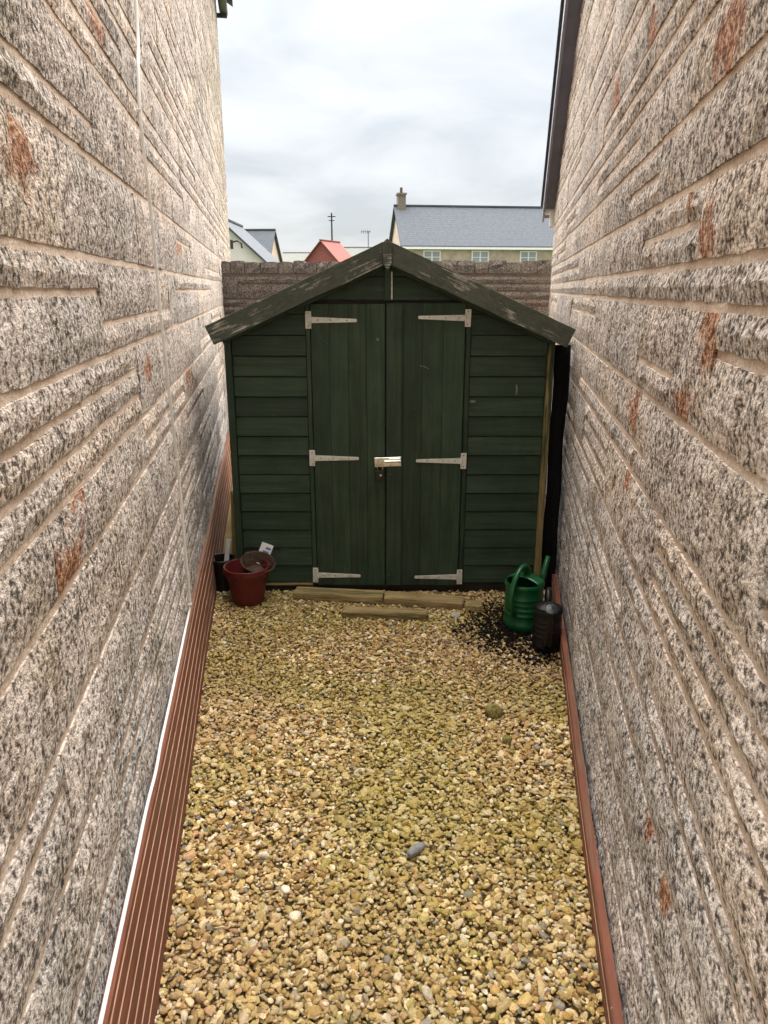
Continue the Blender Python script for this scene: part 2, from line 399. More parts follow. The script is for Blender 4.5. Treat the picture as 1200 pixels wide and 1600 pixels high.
def stone_mesh(name, w, h, cell, rng, proud, depth=0.05, rough=0.008, ends=0.004, top_cut=None, xc=0, zc0=0):
    """pitched-face stone: centre at origin, face towards -y"""
    nx = max(2, int(round(w / cell))); nz = max(2, int(round(h / cell)))
    vs = []; fs = []
    jit = [[rng.gauss(0, 1) for _ in range(nx + 1)] for _ in range(nz + 1)]
    for j in range(nz + 1):
        for i in range(nx + 1):
            u = i / nx; v = j / nz
            x = (u - 0.5) * w; z = (v - 0.5) * h
            edge = (i in (0, nx)) or (j in (0, nz))
            y = -proud + jit[j][i] * rough * (0.3 if edge else 1.0) + (0.0055 if j in (0, nz) else 0.0018 if i in (0, nx) else 0.0)
            if i in (0, nx): x += rng.uniform(-1, 1) * ends * 0.5
            elif not edge: x += rng.uniform(-0.25, 0.25) * w / nx
            if j in (0, nz): z += rng.uniform(-1, 1) * 0.0022
            elif not edge: z += rng.uniform(-0.2, 0.2) * h / nz
            vs.append((x, y, z))
    n = nx + 1
    for j in range(nz):
        for i in range(nx): fs.append((j * n + i, j * n + i + 1, (j + 1) * n + i + 1, (j + 1) * n + i))
    ring = [i for i in range(n)] + [j * n + nx for j in range(1, nz + 1)] + [nz * n + i for i in range(nx - 1, -1, -1)] + [j * n for j in range(nz - 1, 0, -1)]
    base = len(vs)
    for k in ring: vs.append((vs[k][0], depth, vs[k][2]))
    m = len(ring)
    for k in range(m): fs.append((ring[k], base + k, base + (k + 1) % m, ring[(k + 1) % m]))
    if top_cut is not None:
        vs = [(x, y, min(z, top_cut(x + xc) - zc0)) for x, y, z in vs]
    return vs, fs

def add_attr(me, name, vals):
    a = me.attributes.new(name, 'FLOAT', 'POINT'); a.data.foreach_set('value', vals)

def stone_wall(wall, length, height, side, rng, mat, stains, x_from=0.0, top_cut=None, cell=0.045, keep=300, y_of=None, zmin=0.0, scale=1.0, lens=(0.2, 0.72), warm=0.5):
    """stones as children of the wall part. y_of(x) -> (X,Y) world for a place along the wall"""
    lay = []
    for (a, b, z0, z1) in stone_layout(length, height, rng, zmin, scale, lens):
        a = max(a, 0.0); b = min(b, length)
        if b - a < 0.06: continue
        if top_cut is not None and z0 + 0.02 > max(top_cut(a), top_cut(b)): continue
        lay.append((a, b, z0, z1))
    scored = []
    for (a, b, z0, z1) in lay:
        pa = [proj(*y_of(x), z) for x, z in ((a, z0), (b, z0), (b, z1), (a, z1))]
        if any(q is None for q in pa): scored.append(0.0); continue
        area = abs(sum(pa[i][0] * pa[(i + 1) % 4][1] - pa[(i + 1) % 4][0] * pa[i][1] for i in range(4))) / 2
        cx = sum(q[0] for q in pa) / 4; cy = sum(q[1] for q in pa) / 4
        inside = any(-5 < q[0] < 1205 and -5 < q[1] < 1605 for q in pa) or (0 < cx < 1200 and 0 < cy < 1600)
        Xw, Yw = y_of((a + b) / 2)
        if Yw > 4.6 and (z0 + z1) / 2 < 1.35: inside = False      # behind the shed
        scored.append(area if inside else 0.0)
    order = sorted(range(len(lay)), key=lambda i: -scored[i])
    single = {i for i in order[:keep] if scored[i] > 0}
    V, F, TI, ST = [], [], [], []
    for i, (a, b, z0, z1) in enumerate(lay):
        g = 0.0090; gv = 0.0012
        w, h = (b - a) - 2 * gv, (z1 - z0) - 2 * g
        xc, zc0 = (a + b) / 2, (z0 + z1) / 2
        big = i in single
        Yw = y_of(xc)[1]
        cl = cell * (1.0 if Yw < 3.2 else 1.5) if big else cell * 2.2
        vs, fs = stone_mesh('s', w, h, cl, rng, rng.uniform(0.0095, 0.0125), 0.03, 0.0020, top_cut=top_cut, xc=xc, zc0=zc0)
        ti = min(1, max(0, rng.gauss(warm, 0.24)))
        stv = [0.0] * len(vs)
        for (sx, sz, rad, asp) in stains:      # the stain keeps to the stone it sits in
            if not (a - 0.01 < sx < b + 0.01 and z0 - 0.004 < sz < z1 + 0.004): continue
            for k, q in enumerate(vs):
                dd = math.hypot((q[0] + xc - sx) / (asp * 2.2), (q[2] + zc0 - sz) * 0.8) / (rad * 1.05)
                stv[k] = max(stv[k], min(1.0, 1.55 - dd))
        if rng.random() < 0.016:
            s0 = rng.uniform(0.3, 0.6); stv = [max(q, s0) for q in stv]
        if big:
            me = bpy.data.meshes.new('stone'); me.from_pydata(vs, [], fs); me.materials.append(mat)
            add_attr(me, 'tint', [ti] * len(vs)); add_attr(me, 'stain', stv)
            o = bpy.data.objects.new('stone', me); C.objects.link(o); o.parent = wall; o.location = (xc, 0, zc0)
        else:
            o0 = len(V)
            V += [(x + xc, y, z + zc0) for x, y, z in vs]; F += [tuple(o0 + k for k in f) for f in fs]
            TI += [ti] * len(vs); ST += stv
    if V:
        me = bpy.data.meshes.new('stonework'); me.from_pydata(V, [], F); me.materials.append(mat)
        add_attr(me, 'tint', TI); add_attr(me, 'stain', ST)
        o = bpy.data.objects.new('stonework', me); C.objects.link(o); o.parent = wall
        tag(o, kind='stuff')

# ---- left house
Y0 = 0.55; LEND = 11.1
house_l = empty('stone_house', (lx(Y0), Y0, 0), R(90) + math.atan(-LS), 'tall weathered stone house wall on the left with a white cable', 'house')
# local x: along the wall away from the viewer; alley side is -y
def l_world(x): return (lx(Y0) + x * LS / NL, Y0 + x / NL)
LEN_L = (LEND - Y0) * NL; H_L = 5.35
mb = MB(); mb.box((LEN_L / 2, 2.5 - 0.0025, H_L / 2 - 0.1), (LEN_L, 5.0, H_L + 0.2))
wall_l = mb.build('wall', M['mortar'], house_l)
def stain_l(px, py, r, asp=1.3):
    Y, Z = on_wall(px, py, LW, LS); return ((Y - Y0) * NL, Z, r, asp)
stone_wall(wall_l, LEN_L, H_L, -1, random.Random(11), M['stone'],
           [stain_l(20, 240, 0.045, 1.0), stain_l(95, 905, 0.055, 1.2), stain_l(150, 30, 0.06, 1.5), stain_l(278, 385, 0.05), stain_l(225, 575, 0.035), stain_l(118, 770, 0.03), stain_l(292, 585, 0.05), stain_l(170, 1420, 0.03)],
           y_of=l_world, zmin=-0.03, warm=0.5)
mb = MB()
for s_ in (1,):
    mb.add([(-0.2, -0.22, H_L - 0.02), (LEN_L + 0.1, -0.22, H_L - 0.02), (LEN_L + 0.1, 2.6, H_L + 1.7), (-0.2, 2.6, H_L + 1.7),
            (-0.2, -0.22, H_L + 0.04), (LEN_L + 0.1, -0.22, H_L + 0.04), (LEN_L + 0.1, 2.6, H_L + 1.76), (-0.2, 2.6, H_L + 1.76)],
           [(0, 3, 2, 1), (4, 5, 6, 7), (0, 1, 5, 4), (1, 2, 6, 5), (2, 3, 7, 6), (3, 0, 4, 7)])
    mb.add([(-0.2, 5.2, H_L - 0.02), (LEN_L + 0.1, 5.2, H_L - 0.02), (LEN_L + 0.1, 2.6, H_L + 1.7), (-0.2, 2.6, H_L + 1.7),
            (-0.2, 5.2, H_L + 0.04), (LEN_L + 0.1, 5.2, H_L + 0.04), (LEN_L + 0.1, 2.6, H_L + 1.76), (-0.2, 2.6, H_L + 1.76)],
           [(0, 1, 2, 3), (4, 7, 6, 5), (0, 4, 5, 1), (1, 5, 6, 2), (2, 6, 7, 3), (3, 7, 4, 0)])
mb.build('roof', M['slate'], house_l)
mb = MB(); n = 10
prof = [(-0.055 * math.cos(math.pi * k / n), -0.055 * math.sin(math.pi * k / n)) for k in range(n + 1)]
vs = []
for xx in (-0.2, LEN_L + 0.12):
    vs += [(xx, -0.095 + a, H_L - 0.09 + b) for a, b in prof] + [(xx, -0.095 + a * 0.86, H_L - 0.09 + b * 0.86) for a, b in reversed(prof)]
q = 2 * (n + 1)
mb.add(vs, [(k, (k + 1) % q, q + (k + 1) % q, q + k) for k in range(q)] + [tuple(range(q)), tuple(range(2 * q - 1, q - 1, -1))])
gut = mb.build('gutter', M['dark_metal'], house_l)
mb = MB(); mb.box((LEN_L - 0.02, -0.07, H_L - 0.16), (0.03, 0.14, 0.05)); mb.build('bracket', M['dark_metal'], gut)
# small dark fitting on the far corner
mb = MB(); mb.box((0, -0.02, 0), (0.05, 0.04, 0.12)); mb.tube([(0, -0.03, 0.03), (0, -0.1, 0.05), (0, -0.15, 0.02), (0, -0.16, -0.05)], 0.014, 8)
fx = on_wall(361, 392, LW, LS)
fit = mb.build('wall_bracket', M['dark_metal'], None, 0.004)
xx = LEN_L - 0.25
fit.location = (l_world(xx)[0] + 0.022, l_world(xx)[1], 2.36); fit.rotation_euler = house_l.rotation_euler
tag(fit, 'small dark hooked bracket fixed to far end of left stone wall', 'bracket')

# ---- right building, gable towards the alley
REND = 7.72
house_r = empty('stone_garage', (rx(REND), REND, 0), R(-90) - math.atan(RS), 'stone gable wall on the right with a sloping grey verge', 'building')
# local x: along the wall towards the viewer, alley side -y
def r_world(x): return (rx(REND) - x * RS / NR, REND - x / NR)
LEN_R = (REND - Y0) * NR
EAVE = 2.62; PIT = 0.50; RIDX = 4.3
def roofline(x): return EAVE + PIT * (x if x < RIDX else 2 * RIDX - x)
mb = MB()
poly = [(0, -0.1), (LEN_R, -0.1), (LEN_R, roofline(LEN_R)), (RIDX, roofline(RIDX)), (0, EAVE)]
mb.prism(poly, -0.0025, 6.0)
wall_r = mb.build('wall', M['mortar'], house_r)
def stain_r(px, py, r, asp=0.8):
    Y, Z = on_wall(px, py, RW, RS); return ((REND - Y) * NR, Z, r, asp)
stone_wall(wall_r, LEN_R, 4.9, 1, random.Random(23), M['stone'],
           [stain_r(1112, 365, 0.045, 0.7), stain_r(1120, 525, 0.06, 0.7), stain_r(1075, 632, 0.035, 1.2), stain_r(998, 650, 0.05, 1.2), stain_r(983, 745, 0.045), stain_r(1020, 1290, 0.03, 0.8), stain_r(1045, 1400, 0.035, 0.7), stain_r(1150, 60, 0.06), stain_r(1022, 65, 0.07), stain_r(965, 160, 0.08), stain_r(1085, 320, 0.03)],
           y_of=r_world, zmin=-0.055, top_cut=lambda x: roofline(x) - 0.01, warm=0.42)
# verge: board, soffit, roof slopes
def slope_box(mbx, x0, x1, y0, y1, d0, d1):
    """box following the roofline between offsets d0..d1 above it"""
    z0, z1 = roofline(x0), roofline(x1)
    vs = [(x0, y0, z0 + d0), (x1, y0, z1 + d0), (x1, y1, z1 + d0), (x0, y1, z0 + d0), (x0, y0, z0 + d1), (x1, y0, z1 + d1), (x1, y1, z1 + d1), (x0, y1, z0 + d1)]
    mbx.add(vs, [(0, 3, 2, 1), (4, 5, 6, 7), (0, 1, 5, 4), (1, 2, 6, 5), (2, 3, 7, 6), (3, 0, 4, 7)])
mb = MB(); slope_box(mb, -0.22, RIDX, -0.118, -0.098, -0.10, 0.06); mb.build('verge_board', M['verge'], house_r)
mb = MB(); slope_box(mb, RIDX + 0.003, LEN_R + 0.2, -0.118, -0.098, -0.10, 0.06); mb.build('verge_board', M['verge'], house_r)
mb = MB(); slope_box(mb, -0.20, RIDX, -0.096, 0.003, -0.075, -0.055); slope_box(mb, RIDX + 0.003, LEN_R + 0.2, -0.096, 0.003, -0.075, -0.055); mb.build('soffit', M['soffit'], house_r)
mb = MB(); slope_box(mb, -0.25, RIDX, -0.14, 6.2, 0.062, 0.11); slope_box(mb, RIDX + 0.003, LEN_R + 0.2, -0.14, 6.2, 0.062, 0.11); mb.build('roof', M['slate'], house_r)
mb = MB(); mb.box((-0.11, 3.0, EAVE - 0.10), (0.11, 6.2, 0.10)); mb.build('gutter', M['white_trim'], house_r, 0.01)
mb = MB(); mb.box((-0.03, -0.03, EAVE - 0.20), (0.05, 0.05, 0.16)); mb.build('outlet', M['white_trim'], house_r, 0.01)

# ---- garden wall behind the shed
BWY = 8.2; BX0, BX1 = lx(BWY) - 0.02, 2.4
gw = empty('garden_wall', (BX0, BWY, 0), 0, 'brown grey stone garden wall with lumpy coping behind the shed', 'wall')
mb = MB(); mb.box(((BX1 - BX0) / 2, 0.154, 0.93), (BX1 - BX0, 0.30, 2.0)); bw = mb.build('wall', M['mortar_back'], gw)
stone_wall(bw, BX1 - BX0, 1.87, 0, random.Random(5), M['stone_back'], [], y_of=lambda x: (BX0 + x, BWY), zmin=1.20, scale=1.0, lens=(0.16, 0.42), cell=0.06, keep=200)
rng = random.Random(3); x = 0.0; LB = BX1 - BX0
while x < LB:
    w = rng.uniform(0.10, 0.20); h = rng.uniform(0.105, 0.13)
    if x + w > LB: w = LB - x
    if w < 0.03: break
    vs, fs = stone_mesh('c', w - 0.006, h, 0.05, rng, 0.01, 0.32, 0.006)
    me = bpy.data.meshes.new('coping_stone'); me.from_pydata(vs, [], fs); me.materials.append(M['stone_back'])
    # close the top with a rounded crown
    add_attr(me, 'tint', [rng.uniform(0.2, 0.8)] * len(vs)); add_attr(me, 'stain', [0.0] * len(vs))
    bm = bmesh.new(); bm.from_mesh(me); bmesh.ops.holes_fill(bm, edges=[e for e in bm.edges if e.is_boundary], sides=0)
    for v in bm.verts:
        if v.co.z > h * 0.4: v.co.z += 0.006 * math.cos(v.co.x / w * math.pi) - 0.003
    bm.to_mesh(me); bm.free()
    o = bpy.data.objects.new('coping_stone', me); C.objects.link(o); o.parent = bw; o.location = (x + w / 2, -0.004, 1.925 + h / 2)
    x += w

# ------------------------------------------------------------------ gravel
def ico(sub):
    bm = bmesh.new(); bmesh.ops.create_icosphere(bm, subdivisions=sub, radius=1.0)
    v = np.array([q.co[:] for q in bm.verts]); f = np.array([[q.index for q in fa.verts] for fa in bm.faces]); bm.free(); return v, f

def rot_mats(n, tilt):
    a = np.random.uniform(0, 2 * np.pi, n) * (tilt > 0); b = np.random.normal(0, tilt, n); c_ = np.random.normal(0, tilt, n)
    ca, sa, cb, sb, cc, s_c = np.cos(a), np.sin(a), np.cos(b), np.sin(b), np.cos(c_), np.sin(c_)
    Z = np.zeros(n); O = np.ones(n)
    Rz = np.stack([ca, -sa, Z, sa, ca, Z, Z, Z, O], -1).reshape(n, 3, 3)
    Rx = np.stack([O, Z, Z, Z, cb, -sb, Z, sb, cb], -1).reshape(n, 3, 3)
    Ry = np.stack([cc, Z, s_c, Z, O, Z, -s_c, Z, cc], -1).reshape(n, 3, 3)
    return Rx @ Ry @ Rz

def blobs(sub, P, S, tilt, lump):
    """vertices, faces of n pebbles at P with half-axes S"""
    bv, bf = ico(sub); n = len(P); m = len(bv)
    var = []
    for k in range(16):
        d = np.random.normal(size=(9, 3)); d /= np.linalg.norm(d, axis=1, keepdims=True)
        r = np.ones(m)
        for q in d:      # knocked-off corners
            off = 1.0 - lump * np.random.uniform(0.15, 0.7); dt = bv @ q
            r = np.where(dt > off, np.minimum(r, off / np.maximum(dt, 1e-6)), r)
        var.append(bv * r[:, None] * (1 + np.random.normal(0, lump * 0.06, (m, 1))))
    var = np.array(var); pick = np.random.randint(0, 16, n)
    v = var[pick] * S[:, None, :]
    v = np.einsum('nij,nmj->nmi', rot_mats(n, tilt), v) + P[:, None, :]
    f = bf[None] + (np.arange(n) * m)[:, None, None]
    return v.reshape(-1, 3), f.reshape(-1, 3), m

def np_mesh(name, parts, mat, smooth=True):
    V = np.concatenate([p_[0] for p_ in parts]); offs = np.cumsum([0] + [len(p_[0]) for p_ in parts[:-1]])
    F = np.concatenate([p_[1] + o for p_, o in zip(parts, offs)])
    me = bpy.data.meshes.new(name); me.vertices.add(len(V)); me.vertices.foreach_set('co', V.astype(np.float32).ravel())
    me.loops.add(F.size); me.loops.foreach_set('vertex_index', F.astype(np.int32).ravel())
    me.polygons.add(len(F)); me.polygons.foreach_set('loop_start', np.arange(0, F.size, 3, dtype=np.int32))
    me.polygons.foreach_set('use_smooth', np.concatenate([np.repeat(np.random.rand(p_[3]) < 0.35, len(p_[1]) // p_[3]) for p_ in parts]) if len(parts[0]) > 3 else np.full(len(F), smooth)); me.update(calc_edges=True)
    if len(parts[0]) > 2:
        Cc = np.concatenate([p_[2] for p_ in parts]); at = me.attributes.new('col', 'FLOAT_COLOR', 'POINT')
        at.data.foreach_set('color', np.concatenate([Cc, np.ones((len(Cc), 1))], 1).astype(np.float32).ravel())
    me.materials.append(mat)
    o = bpy.data.objects.new(name, me); C.objects.link(o); return o

def vnoise(x, y, seed, f):
    """cheap smooth noise in the plane, 0..1"""
    r = np.random.RandomState(seed); s_ = np.zeros_like(x); a = 0
    for k in range(9):
        th = r.uniform(0, 6.28); w = f * r.uniform(0.5, 1.8); ph = r.uniform(0, 6.28); am = r.uniform(0.5, 1)
        s_ += am * np.sin(w * (x * np.cos(th) + y * np.sin(th)) + ph + 1.3 * np.sin(0.7 * w * (y * np.cos(th) - x * np.sin(th)) + ph * 2)); a += am
    return 0.5 + 0.9 * s_ / a

PAL = np.array([(0.52, 0.385, 0.165), (0.45, 0.30, 0.11), (0.66, 0.53, 0.29), (0.74, 0.635, 0.43), (0.32, 0.20, 0.075), (0.57, 0.44, 0.22),
                (0.28, 0.27, 0.245), (0.49, 0.315, 0.18), (0.80, 0.74, 0.62), (0.40, 0.34, 0.12)])
PW = np.array([0.17, 0.12, 0.16, 0.13, 0.10, 0.12, 0.04, 0.07, 0.05, 0.05]); PW = PW / PW.sum()
def mound(x, y):
    return 0.012 * (vnoise(x, y, 4, 2.6) - 0.5)
COMP = (0.66, 3.62)
def compost_amount(x, y):
    d = np.sqrt(((x - 0.72) / 0.30) ** 2 + ((y - 3.66) / 0.38) ** 2)
    return np.clip(1.25 - d + 0.5 * (vnoise(x, y, 31, 9.0) - 0.5), 0, 1)

def gravel():
    parts = []
    sp = 0.0150
    for layer, (z, sh) in enumerate(((-0.010, 0.0), (-0.002, 0.5), (0.004, 0.25))):
        ys = np.arange(0.75, 4.75, sp); xs = np.arange(-1.3, 1.35, sp)
        X, Y = np.meshgrid(xs, ys); X = X.ravel() + sh * sp; Y = Y.ravel() + sh * sp
        X = X + np.random.uniform(-0.62, 0.62, X.shape) * sp; Y = Y + np.random.uniform(-0.62, 0.62, Y.shape) * sp
        ok = (X > LW + LS * Y + 0.03) & (X < RW + RS * Y - 0.02)
        ok &= (Y < 4.16) | ((X < -0.88) | (X > 0.96))
        if layer == 2: ok &= np.random.rand(len(X)) < 0.30
        if layer == 0: ok &= np.random.rand(len(X)) < 0.75
        X, Y = X[ok], Y[ok]; n = len(X)
        r = np.exp(np.random.normal(math.log(0.0082), 0.38, n)); r = np.clip(r, 0.005, 0.021)
        r *= np.clip(1.02 - 0.02 * (Y - 1.4), 0.95, 1.02)
        S = np.stack([r * np.random.uniform(1.0, 1.45, n), r * np.random.uniform(0.8, 1.05, n), r * np.random.uniform(0.36, 0.72, n)], -1)
        Zp = z + mound(X, Y) + np.random.uniform(-0.004, 0.004, n)
        ci = np.random.choice(len(PAL), n, p=PW); col = PAL[ci] * np.array([1.03, 0.985, 0.90]) * np.random.uniform(0.72, 1.30, (n, 1))
        alg = np.clip((vnoise(X, Y, 12, 4.2) - 0.40) * 2.2 + np.random.normal(0, 0.25, n), 0, 0.7)[:, None]     # green algae film in patches
        col = col * (1 - alg) + (col * 0.35 + np.array([0.21, 0.19, 0.028])) * alg
        pk = np.clip((vnoise(X, Y, 77, 3.3) - 0.55) * 2.0, 0, 0.5)[:, None]
        col = col * (1 - pk) + (col * 0.55 + np.array([0.20, 0.125, 0.075])) * pk
        am = compost_amount(X, Y); soil = (np.random.rand(n) < am * 0.72)
        col[soil] = col[soil] * 0.05 + np.array([0.010, 0.008, 0.007])
        P = np.stack([X, Y, Zp], -1)
        for near in (True, False):
            m_ = (Y < 2.9) if near else (Y >= 2.9)
            if layer == 0: sub = 1
            else: sub = 2 if near else 1
            v, f, k = blobs(sub, P[m_], S[m_], 0.30, 0.72)
            parts.append((v, f, np.repeat(col[m_], k, axis=0), int(m_.sum())))
    o = np_mesh('gravel', parts, M['pebble'])
    tag(o, 'golden brown rounded gravel covering the floor of the passage', 'gravel', kind='stuff')
gravel()

def compost():
    n = 9000
    X = np.random.normal(0.70, 0.21, n); Y = np.random.normal(3.62, 0.24, n)
    am = compost_amount(X, Y); ok = (np.random.rand(n) < am) & (X < RW + RS * Y - 0.05) & (Y < 4.13)
    X, Y = X[ok], Y[ok]; n = len(X)
    r = np.exp(np.random.normal(math.log(0.0048), 0.4, n))
    S = np.stack([r * 1.4, r, r * 0.7], -1)
    P = np.stack([X, Y, 0.008 + mound(X, Y) + np.random.uniform(-0.008, 0.004, n)], -1)
    o = np_mesh('spilled_compost', [blobs(1, P, S, 0.6, 0.8)[:2]], M['soil_dark'], False)
    tag(o, 'black compost crumbs spilled over the gravel beside the watering can', 'compost', kind='stuff')
compost()

def lump_obj(name, loc, size, rz, mat, label, cat, sub=3, lump=0.6, seed=1):
    st_ = np.random.get_state(); np.random.seed(seed)
    v, f, _ = blobs(sub, np.zeros((1, 3)), np.array([size]), 0.0, lump); np.random.set_state(st_)
    o = np_mesh(name, [(v, f)], mat); o.location = loc; o.rotation_euler = (0.05, 0.08, rz); tag(o, label, cat); return o
lump_obj('grey_stone', (0.10, 1.965, 0.020), (0.050, 0.017, 0.013), R(48), M['grey_stone'], 'long slate grey stone lying on the gravel in mid passage', 'stone', seed=5)
lump_obj('moss_clump', (0.475, 2.79, 0.016), (0.040, 0.036, 0.034), 0.4, M['moss'], 'largest round mossy clump on gravel near right wall', 'moss', 3, 0.4, 8)
lump_obj('moss_clump', (0.50, 2.585, 0.012), (0.024, 0.022, 0.02), 1.4, M['moss'], 'small mossy clump just in front of the larger one', 'moss', 3, 0.5, 9)
lump_obj('grey_stone', (0.255, 1.335, 0.016), (0.030, 0.022, 0.014), R(-30), M['grey_stone'], 'flat grey stone on gravel at bottom edge, right of middle', 'stone', seed=15)

# ------------------------------------------------------------------ skirting boards along the walls
def grooved_board(name, x0, x1, y_face, z0, z1, thick, grooves, parent_rot, loc, label, lean=0.0):
    gw_, gd = 0.0105, 0.0020
    pr = [(y_face, z0)]; mats = []
    for z in grooves:
        pr += [(y_face, z - gw_ / 2), (y_face + gd, z - gw_ / 4), (y_face + gd, z + gw_ / 4), (y_face, z + gw_ / 2)]
    pr += [(y_face, z1 - 0.004), (y_face + 0.004, z1), (y_face + thick, z1), (y_face + thick, z0)]
    n = len(pr); segs = 24; rngb = random.Random(len(name) + int(z1 * 1000))
    vs = []; ph = rngb.uniform(0, 6)
    for k in range(segs + 1):
        x = x0 + (x1 - x0) * k / segs
        wob = 0.0025 * math.sin(k * 0.9 + ph); wz = 0.003 * math.sin(k * 0.55 + ph * 2)
        vs += [(x, y + wob + lean * max(0.0, z) / z1, z + wz * (z - z0) / max(0.01, z1 - z0)) for y, z in pr]
    mb_ = MB(); fs = []; mi = []
    for k in range(segs):
        for i in range(n):
            j = (i + 1) % n
            g = 1 if (1 <= i <= 4 * len(grooves) and (i - 1) % 4 in (0, 1, 2)) else 0
            mb_.add([], [], 0); fs.append((k * n + i, k * n + j, (k + 1) * n + j, (k + 1) * n + i)); mi.append(g)
    fs += [tuple(range(n)), tuple(range(segs * n + n - 1, segs * n - 1, -1))]; mi += [0, 0]
    mb_.v = vs; mb_.f = [list(f) for f in fs]; mb_.m = mi
    o = mb_.build(name, [M['deck'], M['deck_groove']], None, loc=loc, rot=(0, 0, parent_rot))
    tag(o, label, 'board'); return o
rz_l = house_l.rotation_euler[2]; rz_r = house_r.rotation_euler[2]
grooved_board('deck_board', 0.02, 7.0, -0.052, -0.015, 0.388, 0.018, [0.06, 0.122, 0.184, 0.246, 0.308, 0.362], rz_l, house_l.location, 'wide red brown grooved board along the foot of left wall', 0.018)
grooved_board('deck_board', 0.6, 7.4, -0.046, -0.015, 0.098, 0.026, [0.062], rz_r, house_r.location, 'low red brown board along the foot of right wall')

# ------------------------------------------------------------------ white cable on the left wall
def cable():
    root = empty('white_cable', (lx(2.9), 2.9, 0.36), 0, 'thin white cable hanging down left wall and along the board', 'cable')
    pts = []
    def P(Y, z, off): return Vector((lx(Y) + (off + 0.006) / NL, Y, z))
    ctrl = [(2.86, 5.1, .030), (2.84, 3.6, .030), (2.82, 2.68, .028), (2.72, 2.45, .03), (2.69, 2.32, .028), (2.70, 2.22, .028), (2.75, 1.95, .03), (2.78, 1.67, .028), (2.83, 1.4, .028), (2.89, 1.15, .028), (2.92, 1.0, .028), (2.93, 0.7, .028), (2.945, 0.48, .028), (2.94, 0.44, .026), (2.90, 0.412, .020)]
    run = [(2.75, .396, .016), (2.5, .393, .016), (2.2, .392, .016), (2.0, .393, .016), (1.85, .404, .022), (1.7, .396, .016), (1.5, .393, .016), (1.3, .392, .016), (1.1, .392, .016), (0.7, .392, .016)]
    def spline(c, m=8):
        out = []
        for i in range(len(c) - 1):
            p0 = Vector(c[max(i - 1, 0)]); p1 = Vector(c[i]); p2 = Vector(c[i + 1]); p3 = Vector(c[min(i + 2, len(c) - 1)])
            for k in range(m):
                u = k / m
                out.append(0.5 * ((2 * p1) + (p2 - p0) * u + (2 * p0 - 5 * p1 + 4 * p2 - p3) * u * u + (3 * p1 - p0 - 3 * p2 + p3) * u ** 3))
        out.append(Vector(c[-1])); return out
    path = [P(*q) - root.location for q in spline(ctrl + run)]
    k0 = len(ctrl) * 8
    rad = [0.0058 if i < k0 - 16 else 0.0050 for i in range(len(path))]
    mb = MB(); mb.tube(path, rad, 8); mb.build('lead', M['cable'], root, smooth=True)
    for (Y, z) in ((2.69, 2.32), (2.78, 1.67), (2.90, 1.10), (2.94, 0.45)):
        p = P(Y, z, 0.026) - root.location
        mb = MB(); mb.box(p, (0.016, 0.014, 0.009)); mb.build('clip', M['white_plastic'], root, 0.002)
cable()

# ------------------------------------------------------------------ the shed
SY = 4.15
XL, XR, XA = -0.868, 0.926, 0.017         # side edges and apex
ZA = 1.945; SL = (1.945 - 1.505) / 0.985   # underside line of the roof
def rl(x, d=0.0): return ZA - SL * abs(x - XA) + d
def clip_roof(poly, d):
    """clip polygon (x,z) under both roof slopes lowered by d"""
    for sgn in (-1, 1):
        out = []
        fn = lambda q: (ZA + d - SL * sgn * (q[0] - XA)) - q[1]
        for i in range(len(poly)):
            a, b = poly[i], poly[(i + 1) % len(poly)]; fa, fb = fn(a), fn(b)
            if fa >= 0: out.append(a)
            if (fa >= 0) != (fb >= 0):
                u = fa / (fa - fb); out.append((a[0] + (b[0] - a[0]) * u, a[1] + (b[1] - a[1]) * u))
        poly = out
        if not poly: return poly
    return poly
shed = empty('garden_shed', (0, SY, 0), 0, 'dark green wooden apex shed with double doors closing the passage', 'shed')
SD = 2.45
# body behind the boards
mb = MB(); mb.prism(clip_roof([(XL + 0.02, 0.06), (XR - 0.02, 0.06), (XR - 0.02, 2.2), (XL + 0.02, 2.2)], -0.02), 0.022, SD)
mb.build('carcass', M['dark_wood'], shed)
BH = 0.1125; rngs = random.Random(9)
DX0, DXM, DX1, DZ0, DZ1 = -0.400, 0.010, 0.444, 0.045, 1.690
def ship_board(x0, x1, z0, z1, clipd=-0.015):
    poly = [(x0, z0), (x1, z0), (x1, z1), (x0, z1)]
    poly = clip_roof(poly, clipd)
    if len(poly) < 3: return
    if max(q[0] for q in poly) - min(q[0] for q in poly) < 0.03: return
    cx = sum(q[0] for q in poly) / len(poly); cz = (z0 + z1) / 2
    lean = rngs.uniform(0.004, 0.009); pr = rngs.uniform(-0.002, 0.002)
    mb = MB(); mb.prism([(x - cx, z - cz) for x, z in poly], pr, 0.021, tilt=lambda z: lean * (z / BH + 0.5) * 1.2)
    o = mb.build('cladding_board', M['green_h'], shed, 0.0022, loc=(cx, 0, cz)); o.rotation_euler = (0, R(rngs.uniform(-0.12, 0.12)), 0)
for side in (0, 1):
    a, b = ((XL + 0.028, DX0 - 0.030) if side == 0 else (DX1 + 0.034, XR - 0.024))
    z = 0.055
    k = 0
    while z < 1.9:
        if z < 1.69:
            ship_board(a, b, z + 0.0022, min(z + BH, 1.700) - 0.0022 if z + BH > 1.66 else z + BH - 0.0022)
        z += BH; k += 1
z = 1.702
while z < ZA:
    ship_board(-0.75, 0.78, z + 0.002, z + BH + 0.012 - 0.002); z += BH + 0.012
